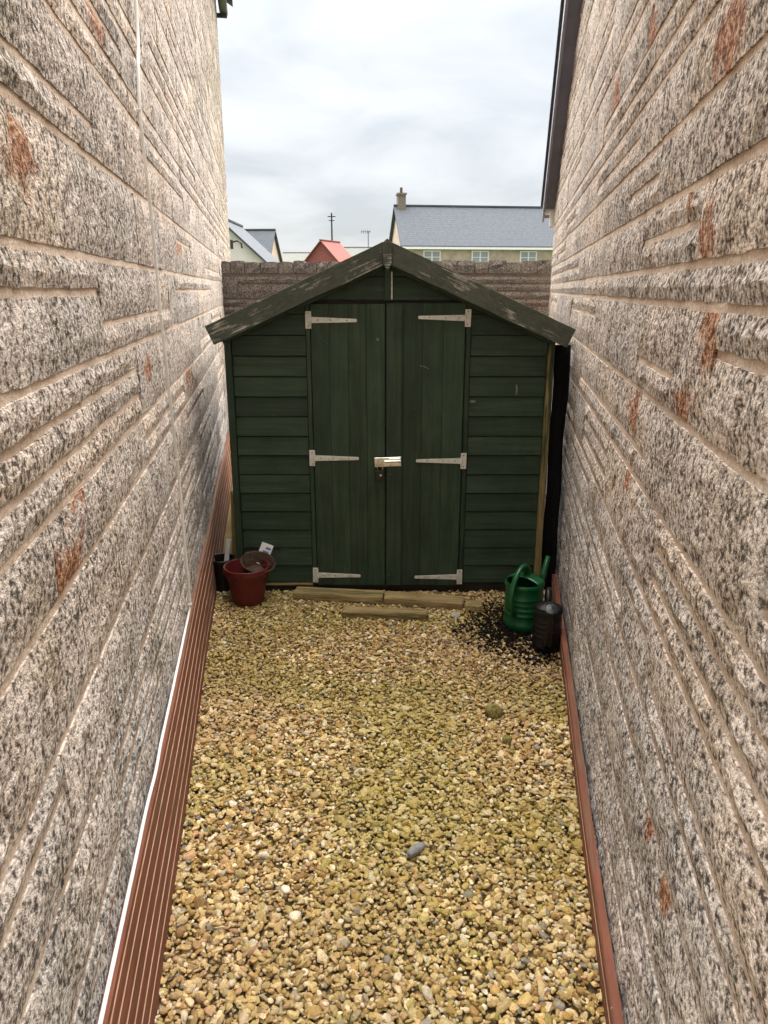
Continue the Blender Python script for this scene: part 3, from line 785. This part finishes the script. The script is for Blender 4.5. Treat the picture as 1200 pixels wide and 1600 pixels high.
# corner strips and door posts
def strip(name, x0, x1, z0, z1, y0, y1, mat, bev=0.003, par=None, lean=0.0):
    cx, cz = (x0 + x1) / 2, (z0 + z1) / 2
    mb = MB(); mb.box((0, (y0 + y1) / 2, 0), (x1 - x0, y1 - y0, z1 - z0)); o = mb.build(name, mat, par or shed, bev, loc=(cx, 0, cz)); o.rotation_euler = (0, lean, 0); return o
strip('corner_strip', XL - 0.012, XL + 0.025, 0.05, rl(XL) - 0.02, -0.014, 0.024, M['green_v'])
strip('corner_strip', XR - 0.021, XR + 0.016, 0.05, rl(XR) - 0.02, -0.014, 0.024, M['green_worn'])
strip('door_post', DX0 - 0.028, DX0 - 0.004, 0.05, 1.699, -0.010, 0.024, M['green_v'])
strip('door_post', DX1 + 0.006, DX1 + 0.032, 0.05, 1.699, -0.010, 0.024, M['green_v'])
# doors: boards, hinges
def door(x0, x1, label, cuts, top=DZ1):
    d = empty('door', ((x0 + x1) / 2, 0, 0)); d.parent = shed
    cx = (x0 + x1) / 2
    if label: d['label'] = label
    xs = [x0] + cuts + [x1]
    for a, b in zip(xs[:-1], xs[1:]):
        pr = rngs.uniform(-0.0015, 0.0015)
        mb = MB(); mb.box((0, -0.004 + pr, 0), (b - a - 0.0012, 0.016, top - DZ0 - rngs.uniform(0, 0.004)))
        mb.build('door_board', M['green_v'], d, 0.0014, loc=((a + b) / 2 - cx, 0, (top + DZ0) / 2))
    return d, cx
dl, cxl = door(DX0, DXM - 0.004, None, [-0.300, -0.198, -0.097], DZ1 - 0.006)
dr, cxr = door(DXM + 0.003, DX1, None, [0.108, 0.212, 0.328])
mb = MB(); mb.box((0, -0.019, 0), (0.086, 0.012, 1.63)); mb.build('cover_strip', M['green_v'], dr, 0.003, loc=(0.056 - cxr, 0, 0.865))
def hinge(d, cx, xp, z, dirn, L, tilt, label=None):
    mb = MB()
    y0 = -0.0165
    mb.box((0, y0 + 0.001, 0), (0.032, 0.005, 0.092))
    pts = [(0.014, -0.0165), (L, -0.0085), (L + 0.004, 0.0), (L, 0.0085), (0.014, 0.0165)]
    pts = [(dirn * a, b) for a, b in pts]
    if dirn < 0: pts = pts[::-1]
    mb.prism(pts, y0 - 0.0015, y0 + 0.003)
    mb.tube([(dirn * 0.012, y0 - 0.002, -0.024), (dirn * 0.012, y0 - 0.002, 0.024)], 0.006, 8)
    for (a, b) in ((0, 0.034), (0, -0.034), (dirn * 0.05, 0), (dirn * 0.12, 0), (dirn * 0.21, 0)):
        yb = y0 - (0.0018 if a == 0 else 0.0017)
        mb.lathe([(0.0045, 0.0), (0.0036, 0.0012), (0.0004, 0.0018)], 8, (a, yb, b), Matrix.Rotation(R(90), 3, 'X'), 1)
    o = mb.build('hinge', [M['galv'], M['dark_metal']], d, 0.0006, loc=(xp - cx, 0, z)); o.rotation_euler = (0, tilt, 0)
hinge(dl, cxl, -0.412, 1.600, 1, 0.262, 0.012); hinge(dr, cxr, 0.457, 1.610, -1, 0.268, 0.012)
hinge(dl, cxl, -0.412, 0.832, 1, 0.265, 0.010); hinge(dr, cxr, 0.457, 0.815, -1, 0.270, 0.004)
hinge(dl, cxl, -0.412, 0.112, 1, 0.268, 0.020); hinge(dr, cxr, 0.455, 0.100, -1, 0.268, -0.006)
# bolt plate across the doors
mb = MB(); mb.box((0, -0.0275, 0), (0.152, 0.004, 0.054)); mb.box((0.038, -0.033, 0), (0.062, 0.008, 0.040)); mb.tube([(-0.02, -0.036, 0.004), (0.072, -0.036, 0.004)], 0.0075, 10)
mb.tube([(-0.045, -0.028, 0.012), (-0.045, -0.044, 0.012), (-0.045, -0.048, 0.0), (-0.045, -0.044, -0.012), (-0.045, -0.028, -0.012)], 0.0035, 8)
hasp = mb.build('hasp', M['chrome'], dr, 0.0012, loc=(0.022 - cxr, 0, 0.812)); hasp.rotation_euler = (0, -0.035, 0)
# roof
mb = MB()
for sgn in (-1, 1):
    xe = XA + (-0.938 if sgn < 0 else 0.973)
    vs = []
    for y in (-0.065, SD + 0.05):
        vs += [(XA, y, ZA + 0.035), (xe, y, rl(xe) + 0.035), (xe, y, rl(xe) + 0.055), (XA, y, ZA + 0.055)]
    mb.add(vs, [(0, 1, 2, 3), (7, 6, 5, 4), (0, 4, 5, 1), (1, 5, 6, 2), (2, 6, 7, 3), (3, 7, 4, 0)])
mb.build('roof', M['felt'], shed)
# felt folded over the eaves
for sgn in (-1, 1):
    xe = XA + (-0.942 if sgn < 0 else 0.977)
    mb = MB(); mb.box((0, SD / 2 - 0.01, 0), (0.006, SD + 0.1, 0.085)); mb.build('felt_flap', M['felt'], shed, loc=(xe, 0, rl(xe) + 0.0125))
    xe = XA + sgn * 0.905
    mb = MB(); mb.box((0, SD / 2 - 0.005, 0), (0.045, SD + 0.08, 0.06)); mb.build('eave_rail', M['dark_wood'], shed, 0.002, loc=(xe, 0, rl(xe) - 0.012))
# barge boards
for sgn in (-1, 1):
    ang = math.atan(SL) * sgn
    Lb = (0.955 if sgn < 0 else 0.990) / math.cos(ang); bw_ = 0.106
    o = MB()
    pts = [(0.0, -bw_ / 2 - (0.024)), (0.0, bw_ / 2 - 0.0), (Lb, bw_ / 2), (Lb + 0.004, -bw_ / 2 + 0.01), (Lb - 0.03, -bw_ / 2)]
    pts = [(0.0, bw_ / 2), (Lb, bw_ / 2), (Lb + 0.003, -bw_ / 2), (bw_ * SL * 0.0 + 0.048, -bw_ / 2)]
    nseg = 10; ps = []
    for i in range(nseg + 1):
        ps.append((Lb * i / nseg, bw_ / 2 + rngs.uniform(-0.0015, 0.0015)))
    for i in range(nseg + 1):
        u = 1 - i / nseg; ps.append((0.048 + (Lb - 0.048) * u, -bw_ / 2 + rngs.uniform(-0.002, 0.002)))
    ps = [(sgn * a, b) for a, b in ps]
    o.prism(ps, -0.088, -0.067)
    b = o.build('barge_board', M['green_barge'], shed, 0.002, loc=(XA + sgn * 0.0015, 0, ZA + 0.002)); b.rotation_euler = (0, ang, 0)
# inner fascia below the barge boards
for sgn in (-1, 1):
    ang = math.atan(SL) * sgn; Lb = 0.90 / math.cos(ang)
    mb = MB(); mb.box((sgn * (Lb / 2 + 0.02), -0.025, 0), (Lb - 0.04, 0.045, 0.036)); b = mb.build('roof_batten', M['green_h'], shed, 0.002, loc=(XA, 0, ZA - 0.052)); b.rotation_euler = (0, ang, 0)
# apex plate and the short batten below
mb = MB(); mb.prism([(-0.026, 0.05), (0.0, 0.072), (0.026, 0.05), (0.022, -0.055), (0.0, -0.085), (-0.022, -0.055)], -0.104, -0.0895); mb.build('apex_plate', M['green_barge'], shed, 0.002, loc=(XA, 0, ZA - 0.005))
strip('gable_batten', XA - 0.014, XA + 0.018, 1.702, 1.88, -0.030, -0.004, M['green_v'])
strip('gable_batten', XA + 0.0205, XA + 0.029, 1.706, 1.85, -0.020, -0.004, M['galv'], 0.001)
# bare chips in the paint
def chip(name, pts, y):
    cx = sum(q[0] for q in pts) / len(pts); cz = sum(q[1] for q in pts) / len(pts)
    mb = MB(); mb.prism([(x - cx, z - cz) for x, z in pts], y, y + 0.004); mb.build(name, M['bare'], shed, loc=(cx, 0, cz))
chip('paint_chip', [(0.482, 1.150), (0.500, 1.147), (0.516, 1.151), (0.514, 1.160), (0.495, 1.164), (0.484, 1.160)], -0.0035)
chip('paint_chip', [(0.738, 1.190), (0.747, 1.192), (0.750, 1.225), (0.744, 1.252), (0.737, 1.245), (0.741, 1.215)], -0.0025)
chip('scratch', [(0.198, 1.352), (0.220, 1.349), (0.246, 1.336), (0.247, 1.339), (0.222, 1.354), (0.199, 1.356)], -0.0150)
chip('paint_chip', [(-0.045, 1.492), (-0.030, 1.490), (-0.027, 1.502), (-0.040, 1.506)], -0.0150)
# bearers
for (a, b) in ((XL + 0.02, XR - 0.02),):
    strip('bearer', a, b, -0.012, 0.043, 0.03, 0.09, M['dark_wood'])
strip('floor_edge', XL + 0.03, DX0 - 0.03, 0.040, 0.054, -0.004, 0.03, M['old_wood'], 0.002)

# added black sheet standing for the deep shade in the right gap
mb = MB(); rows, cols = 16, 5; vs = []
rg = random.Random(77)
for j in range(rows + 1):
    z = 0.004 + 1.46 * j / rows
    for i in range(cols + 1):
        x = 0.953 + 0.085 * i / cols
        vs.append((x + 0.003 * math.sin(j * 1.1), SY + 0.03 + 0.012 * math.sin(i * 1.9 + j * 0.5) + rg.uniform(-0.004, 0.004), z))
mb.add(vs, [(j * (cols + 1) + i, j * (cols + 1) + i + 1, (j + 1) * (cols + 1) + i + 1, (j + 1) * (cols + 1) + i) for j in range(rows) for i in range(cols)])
o = mb.build('gap_shade_sheet', M['gap_shade'], None, smooth=True); md = o.modifiers.new('thickness', 'SOLIDIFY'); md.thickness = 0.004; md.offset = 1
tag(o, 'added black sheet standing for the shade between shed and right wall', 'sheeting')

# padlock hanging on the hasp
pl = empty('padlock', (-0.023, SY - 0.044, 0.792), 0, 'black padlock hanging from the bright bolt between the shed doors', 'padlock')
mb = MB(); mb.box((0, 0, -0.056), (0.056, 0.024, 0.064)); mb.build('body', M['black_iron'], pl, 0.006, seg=2)
mb = MB(); mb.tube([(-0.015, 0, -0.028), (-0.015, 0, 0.0)] + [(-0.015 * math.cos(math.pi * k / 8), 0, 0.015 * math.sin(math.pi * k / 8)) for k in range(1, 8)] + [(0.015, 0, 0.0), (0.015, 0, -0.028)], 0.0042, 8); mb.build('shackle', M['chrome'], pl, smooth=True)
mb = MB(); mb.lathe([(0.0001, 0), (0.006, 0), (0.006, 0.002)], 12, (0.004, -0.0125, -0.052), Matrix.Rotation(R(-90), 3, 'X')); mb.build('keyhole_cover', M['chrome'], pl)

# ------------------------------------------------------------------ timbers in front of the doors
def timber(x0, y0, x1, y1, z, w, h, label, mat='old_wood', bev=0.006):
    L = math.hypot(x1 - x0, y1 - y0); n = 8; mb = MB(); vs = []; rr = random.Random(int(abs(x0) * 1000) + 3)
    for i in range(n + 1):
        x = -L / 2 + L * i / n
        j = [rr.uniform(-0.003, 0.003) for _ in range(4)]
        vs += [(x, -w / 2 + j[0], 0), (x, w / 2 + j[1], 0), (x, w / 2 + j[2], h), (x, -w / 2 + j[3], h + rr.uniform(-0.004, 0.003))]
    fs = [(0, 1, 2, 3), (4 * n + 3, 4 * n + 2, 4 * n + 1, 4 * n)]
    for i in range(n):
        for k in range(4): fs.append((4 * i + k, 4 * i + (k + 1) % 4, 4 * i + 4 + (k + 1) % 4, 4 * i + 4 + k))
    mb.add(vs, fs)
    o = mb.build('timber_plank', M[mat], None, bev); o.location = ((x0 + x1) / 2, (y0 + y1) / 2, z); o.rotation_euler = (0, 0, math.atan2(y1 - y0, x1 - x0))
    tag(o, label, 'plank', 'old timbers laid on the gravel at the shed doors'); return o
timber(-0.535, 4.075, -0.003, 4.010, -0.006, 0.105, 0.050, 'mossy timber before the shed doors, the left of the back row')
timber(0.006, 4.012, 0.462, 3.925, -0.006, 0.105, 0.050, 'mossy timber before the shed doors, the right of the back row')
timber(0.466, 3.885, 0.562, 3.870, -0.006, 0.085, 0.052, 'short stub of timber at the right end of the row')
timber(-0.232, 3.810, 0.245, 3.765, -0.006, 0.075, 0.048, 'weathered timber lying in front of the other planks')

# white plant label on the gravel
mb = MB(); mb.box((0, 0, 0.055), (0.045, 0.002, 0.022)); mb.box((0, 0.0, 0.02), (0.008, 0.002, 0.06))
o = mb.build('plant_label', M['white_plastic'], None, 0.0006); o.location = (0.395, 3.70, -0.004); o.rotation_euler = (R(-12), 0, 0.1)
tag(o, 'small white T shaped plant label stuck in the gravel', 'plant label')

# ------------------------------------------------------------------ red pot with pots inside
def pot_mesh(rt, rb, h, wall=0.004, rim=0.028, lip=0.006, ridges=0):
    pr = [(0.0005, 0.004), (rb - wall, 0.004), (rt - wall, h - 0.002), (rt + lip - wall, h), (rt + lip, h - 0.003), (rt + lip - 0.001, h - rim), (rt - 0.001, h - rim - 0.004)]
    k = (rt - rb) / h
    for i in range(1, 6): z = (h - rim - 0.004) * (1 - i / 6.0); pr.append((rb + k * z, z))
    pr += [(rb, 0.006), (rb - 0.006, 0.0), (0.0005, 0.0)]
    return pr
pot = empty('plant_pot', (-0.795, 3.985, 0.008), 0.4, 'dark red plastic plant pot standing at the left of shed', 'pot')
mb = MB(); mb.lathe(pot_mesh(0.128, 0.088, 0.225), 48); auto_smooth(mb.build('shell', M['red_plastic'], pot), 40)
mb = MB()
for k in range(48):
    a = 2 * math.pi * k / 48; mb.box((0.133 * math.cos(a), 0.133 * math.sin(a), 0.192), (0.004, 0.008, 0.012), Matrix.Rotation(a, 3, 'Z'))
mb.build('rim_ribs', M['red_plastic'], pot)
def small_pot(loc, rot, r, h, label):
    mb = MB(); mb.lathe(pot_mesh(r, r * 0.72, h, 0.003, 0.012, 0.004), 36)
    o = auto_smooth(mb.build('flower_pot', M['brown_plastic'], None), 40); o.location = loc; o.rotation_euler = rot
    tag(o, label, 'pot', 'dusty brown pots dropped in the red pot'); return o
ptx = small_pot((-0.745, 4.020, 0.172), (R(16), R(12), 0), 0.098, 0.085, 'dusty brown pot tilted inside the red pot, its rim on top')
# loose ring of wire on the pots
mb = MB(); mb.tube([(0.082 * math.cos(a), 0.07 * math.sin(a), 0.006 * math.sin(3 * a)) for a in [2 * math.pi * k / 40 for k in range(41)]], 0.0015, 6)
o = mb.build('wire_ring', M['brown_plastic'], None, smooth=True); o.location = (-0.725, 3.990, 0.272); o.rotation_euler = (R(16), R(12), 0.3); tag(o, 'loose ring of grey wire lying on the brown pot', 'wire')
mb = MB(); mb.tube([(0, 0, 0), (0.05, 0.01, 0.05), (0.085, 0.015, 0.095), (0.10, 0.02, 0.10)], 0.0022, 6)
o = mb.build('wire_stalk', M['dark_metal'], None, smooth=True); o.location = (-0.67, 4.01, 0.225); tag(o, 'thin dark wire sticking up from the red pot', 'wire')
# printed packet
pk = empty('seed_packet', (-0.735, 4.085, 0.20), 0, 'white packet with blue print standing up behind the brown pot', 'packet')
mb = MB(); mb.box((0, 0, 0.065), (0.072, 0.003, 0.13)); mb.build('sleeve', M['white_plastic'], pk, 0.001)
mb = MB(); mb.box((0.004, -0.0025, 0.072), (0.036, 0.001, 0.028)); mb.box((0.012, -0.0025, 0.104), (0.030, 0.001, 0.014)); mb.box((-0.012, -0.0025, 0.045), (0.03, 0.001, 0.014)); mb.build('print', M['blue_print'], pk)
pk.rotation_euler = (R(-14), R(24), R(6))
# things in the gap left of the shed
pb = empty('flower_tub', (-0.985, 4.19, 0.0), 0, 'black plastic pot half hidden behind the red pot', 'pot')
mb = MB(); mb.lathe(pot_mesh(0.075, 0.06, 0.205, 0.004, 0.02, 0.004), 36); auto_smooth(mb.build('shell', M['black_plastic'], pb), 40)
mb = MB(); mb.box((0, 0, 0.28), (0.058, 0.024, 0.60)); o = mb.build('timber_batten', M['pale_wood'], None, 0.003); o.location = (-0.935, 4.36, -0.012); o.rotation_euler = (R(-3), R(2), 0.1)
tag(o, 'yellowish treated batten standing in the gap beside the shed', 'batten')
mb = MB(); mb.box((0, 0, 0.15), (0.028, 0.010, 0.30)); o = mb.build('trim_offcut', M['white_plastic'], None, 0.002); o.location = (-0.985, 4.19, 0.012); o.rotation_euler = (R(-10), R(8), 0)
tag(o, 'white strip leaning in the black pot beside the board', 'trim')

# ------------------------------------------------------------------ green watering can
def can(name, loc, rz, body_mat, label, r=0.103, h=0.265, rose=False, sc_=1.0):
    root = empty(name, loc, rz, label, 'watering can'); root.scale = (sc_, sc_, sc_)
    mb = MB(); pr = [(0.001, 0.004), (r - 0.012, 0.004)]
    outer = [(r - 0.010, 0.0), (r - 0.002, 0.008), (r, 0.03), (r + 0.001, 0.045), (r - 0.002, 0.05)]
    for i, z in enumerate((0.095, 0.125, 0.155, 0.185)): outer += [(r - 0.002, z - 0.006), (r + 0.0015, z), (r - 0.002, z + 0.006)]
    outer += [(r - 0.002, h - 0.03), (r + 0.002, h - 0.022), (r + 0.002, h - 0.008), (r - 0.002, h)]
    pr = [(0.0005, 0.0)] + outer + [(r - 0.008, h - 0.002), (r - 0.008, 0.012), (0.0005, 0.012)]
    mb.lathe(pr, 48); auto_smooth(mb.build('body', body_mat, root), 45)
    # half hood over the spout side (+x)
    mb = MB(); vs = []; n = 24; rows = 6
    for j in range(rows + 1):
        x0 = -0.03 + (r - 0.004 + 0.03) * j / rows
        half = math.sqrt(max(0.0, (r - 0.004) ** 2 - x0 ** 2))
        for i in range(n + 1):
            y = -half + 2 * half * i / n
            z = h + 0.002 + 0.028 * (1 - (math.hypot(x0, y) / (r - 0.004)) ** 2) ** 0.8 if math.hypot(x0, y) < r - 0.004 else h + 0.002
            vs.append((x0, y, z))
    fs = [(j * (n + 1) + i, j * (n + 1) + i + 1, (j + 1) * (n + 1) + i + 1, (j + 1) * (n + 1) + i) for j in range(rows) for i in range(n)]
    mb.add(vs, fs); hd = mb.build('hood', body_mat, root, smooth=True)
    md = hd.modifiers.new('thickness', 'SOLIDIFY'); md.thickness = 0.003
    # handle: one loop from the hood over the top and down the back (-x)
    hp = [(0.03, 0, h + 0.02), (0.02, 0, h + 0.055), (-0.02, 0, h + 0.085), (-0.07, 0, h + 0.075), (-0.115, 0, h + 0.035), (-0.142, 0, h - 0.03), (-0.145, 0, h - 0.085), (-0.128, 0, h - 0.135), (-r + 0.004, 0, h - 0.16)]
    sm = []
    for i in range(len(hp) - 1):
        p0, p1, p2, p3 = [Vector(hp[max(0, min(len(hp) - 1, i + k))]) for k in (-1, 0, 1, 2)]
        for k in range(5):
            u = k / 5; sm.append(0.5 * ((2 * p1) + (p2 - p0) * u + (2 * p0 - 5 * p1 + 4 * p2 - p3) * u * u + (3 * p1 - p0 - 3 * p2 + p3) * u ** 3))
    sm.append(Vector(hp[-1]))
    mb = MB(); mb.tube(sm, 0.0145, 12, flat=1.35); mb.build('handle', body_mat, root, smooth=True)
    # spout
    sp_ = [(r - 0.02, 0, 0.055), (r + 0.03, 0, 0.085), (r + 0.085, 0, 0.17), (r + 0.135, 0, 0.265), (r + 0.165, 0, 0.325)]
    mb = MB(); mb.tube(sp_, [0.030, 0.025, 0.019, 0.015, 0.013], 14); mb.build('spout', body_mat, root, smooth=True)
    mb = MB(); mb.tube([(r - 0.01, 0, h - 0.012), (r + 0.11, 0, 0.225)], 0.006, 8); mb.build('brace', body_mat, root, smooth=True)
    if rose:
        d = (Vector(sp_[-1]) - Vector(sp_[-2])).normalized(); Mx = d.to_track_quat('Z', 'Y').to_matrix()
        mb = MB(); mb.lathe([(0.012, -0.02), (0.016, 0.0), (0.038, 0.035), (0.040, 0.042), (0.034, 0.044), (0.030, 0.040), (0.0005, 0.046)], 28, sp_[-1], Mx); auto_smooth(mb.build('rose', body_mat, root), 40)
    return root
can('watering_can', (0.752, 3.655, 0.008), R(52), M['green_plastic'], 'green plastic watering can with ribbed body by the right wall')
# black can, spout towards the viewer
can('watering_can', (0.825, 3.40, 0.006), R(-100), M['black_plastic'], 'black watering can with a round rose before the green one', r=0.080, h=0.25, rose=True, sc_=0.9)

# ------------------------------------------------------------------ far houses beyond the wall
def house(name, loc, rz, L, D, eave, ridge, wallm, roofm, label, windows=(), chimney=None, over=0.25, gutter=True, gable_m=None):
    """ridge along local x from 0 to L; front wall at y=0 facing -y; depth D"""
    root = empty(name, loc, rz, label, 'house')
    mb = MB(); mb.prism([(0, 0), (0, 0)], 0, 0) if False else None
    vs = [(0, 0, -1), (0, D, -1), (0, D, eave), (0, D / 2, ridge), (0, 0, eave)]
    vs = vs + [(L, y, z) for _, y, z in vs]
    mb.add(vs, [(0, 4, 3, 2, 1), (5, 6, 7, 8, 9), (0, 5, 9, 4), (1, 2, 7, 6), (4, 9, 8, 3), (2, 3, 8, 7), (0, 1, 6, 5)])
    mb.build('wall', wallm, root)
    sl = (ridge - eave) / (D / 2); rf = MB()
    for sgn in (0, 1):
        y0 = -over if sgn == 0 else D + over; z0 = eave - over * sl
        pts = [(-over, y0, z0 + 0.05), (L + over, y0, z0 + 0.05), (L + over, D / 2, ridge + 0.05), (-over, D / 2, ridge + 0.05)]
        pts += [(x, y, z + 0.14) for x, y, z in pts]
        rf.add(pts, [(0, 1, 2, 3), (4, 5, 6, 7), (0, 1, 5, 4), (1, 2, 6, 5), (2, 3, 7, 6), (3, 0, 4, 7)])
    roof = rf.build('roof', roofm, root)
    rt = MB(); rt.box((L / 2, D / 2, ridge + 0.2), (L + 2 * over, 0.28, 0.12)); rt.build('ridge_tiles', roofm, roof)
    if gutter:
        mb = MB(); mb.box((L / 2, -over - 0.03, eave - over * sl + 0.02), (L + 2 * over, 0.14, 0.16)); mb.build('gutter', M['white_trim'], root)
    for (x, z, w, h) in windows:
        wf = MB(); wf.box((x, -0.02, z + h / 2 + 0), (w, 0.10, 0.09)); wf.box((x, -0.02, z - h / 2), (w, 0.10, 0.09))
        for k in (-0.5, 0, 0.5): wf.box((x + k * (w - 0.09), -0.02, z), (0.09, 0.10, h - 0.09 - 0.004))
        wf.box((x, -0.03, z + h * 0.15), (w - 0.2, 0.06, 0.05))
        wo = wf.build('window', M['white_trim'], root)
        g = MB(); g.box((x, -0.005, z), (w - 0.1, 0.03, h - 0.1)); g.build('pane', M['glass'], wo)
        s_ = MB(); s_.box((x, -0.06, z - h / 2 - 0.09), (w + 0.16, 0.2, 0.08)); s_.build('sill', M['white_trim'], wo)
    if chimney:
        cx, cw, cd, ch = chimney
        mb = MB(); mb.box((cx, D / 2, ridge + ch / 2 - 0.4), (cw, cd, ch + 0.8)); mb.box((cx, D / 2, ridge + ch + 0.06), (cw + 0.14, cd + 0.14, 0.13)); chm = mb.build('chimney', gable_m or wallm, root)
        mb = MB(); mb.lathe([(0.10, 0), (0.12, 0.1), (0.10, 0.42), (0.12, 0.45), (0.08, 0.45), (0.08, 0.1)], 14, (cx, D / 2, ridge + ch + 0.1)); mb.build('chimney_pot', M['brown_plastic'], chm)
    return root
house('far_house', (1.46, 59, 0), R(6.8), 17, 7.6, 4.95, 7.95, M['buff_wall'], M['slate'], 'buff stone house with long slate roof, chimney and white windows',
      [(2.2, 3.95, 1.35, 1.25), (5.95, 3.95, 1.35, 1.25), (9.75, 3.95, 1.35, 1.25), (13.5, 3.95, 1.35, 1.25)], (0.35, 0.62, 0.9, 0.95), gable_m=M['mortar_back'])
house('far_house', (-7.35, 50, 0), R(90), 8, 6.4, 3.15, 6.05, M['render_white'], M['slate'], 'white rendered gable at far left beside the tall stone wall', gutter=False)
house('far_house', (-19.6, 70.6, 0), R(-4), 9, 7.0, 3.6, 6.95, M['buff_wall'], M['slate'], 'grey roofed house with narrow buff gable behind the white gable', gutter=False)
house('far_house', (-5.3, 90, 0), R(65), 4.2, 4.4, 4.9, 7.1, M['red_tile'], M['red_tile'], 'red roofed gable seen just above the garden wall', gutter=False)
house('far_house', (-6.9, 125, 0), R(-2), 8.5, 9, 6.0, 8.3, M['grey_render'], M['brown_tile'], 'low grey roof just right of the red roofed house', gutter=False)
house('far_house', (-17.0, 130, 0), R(3), 4.5, 9, 5.6, 7.7, M['grey_render'], M['brown_tile'], 'low grey roof just left of the red roofed house', gutter=False)
pole = empty('telegraph_pole', (-7.3, 110, 0), 0, 'dark telegraph pole with a cross arm above the distant roofs', 'pole')
mb = MB(); mb.tube([(0, 0, -0.5), (0, 0, 12.0)], [0.15, 0.10], 10); mb.build('post', M['dark_wood'], pole)
mb = MB(); mb.box((0, -0.12, 11.5), (1.1, 0.1, 0.12)); mb.box((0, -0.12, 11.0), (0.8, 0.1, 0.1)); mb.build('cross_arm', M['dark_wood'], pole)
ae = empty('aerial', (-2.6, 129.4, 8.4), 0, 'small television aerial on the low grey roof by the shed apex', 'aerial')
mb = MB(); mb.tube([(0, 0, 0), (0, 0, 2.6)], 0.06, 8); mb.build('mast', M['dark_metal'], ae)
mb = MB(); mb.box((-0.4, 0, 2.5), (1.6, 0.08, 0.08))
for k in range(5): mb.box((-1.1 + k * 0.33, 0, 2.5), (0.05, 0.05, 0.6))
mb.build('antenna_bar', M['dark_metal'], ae)
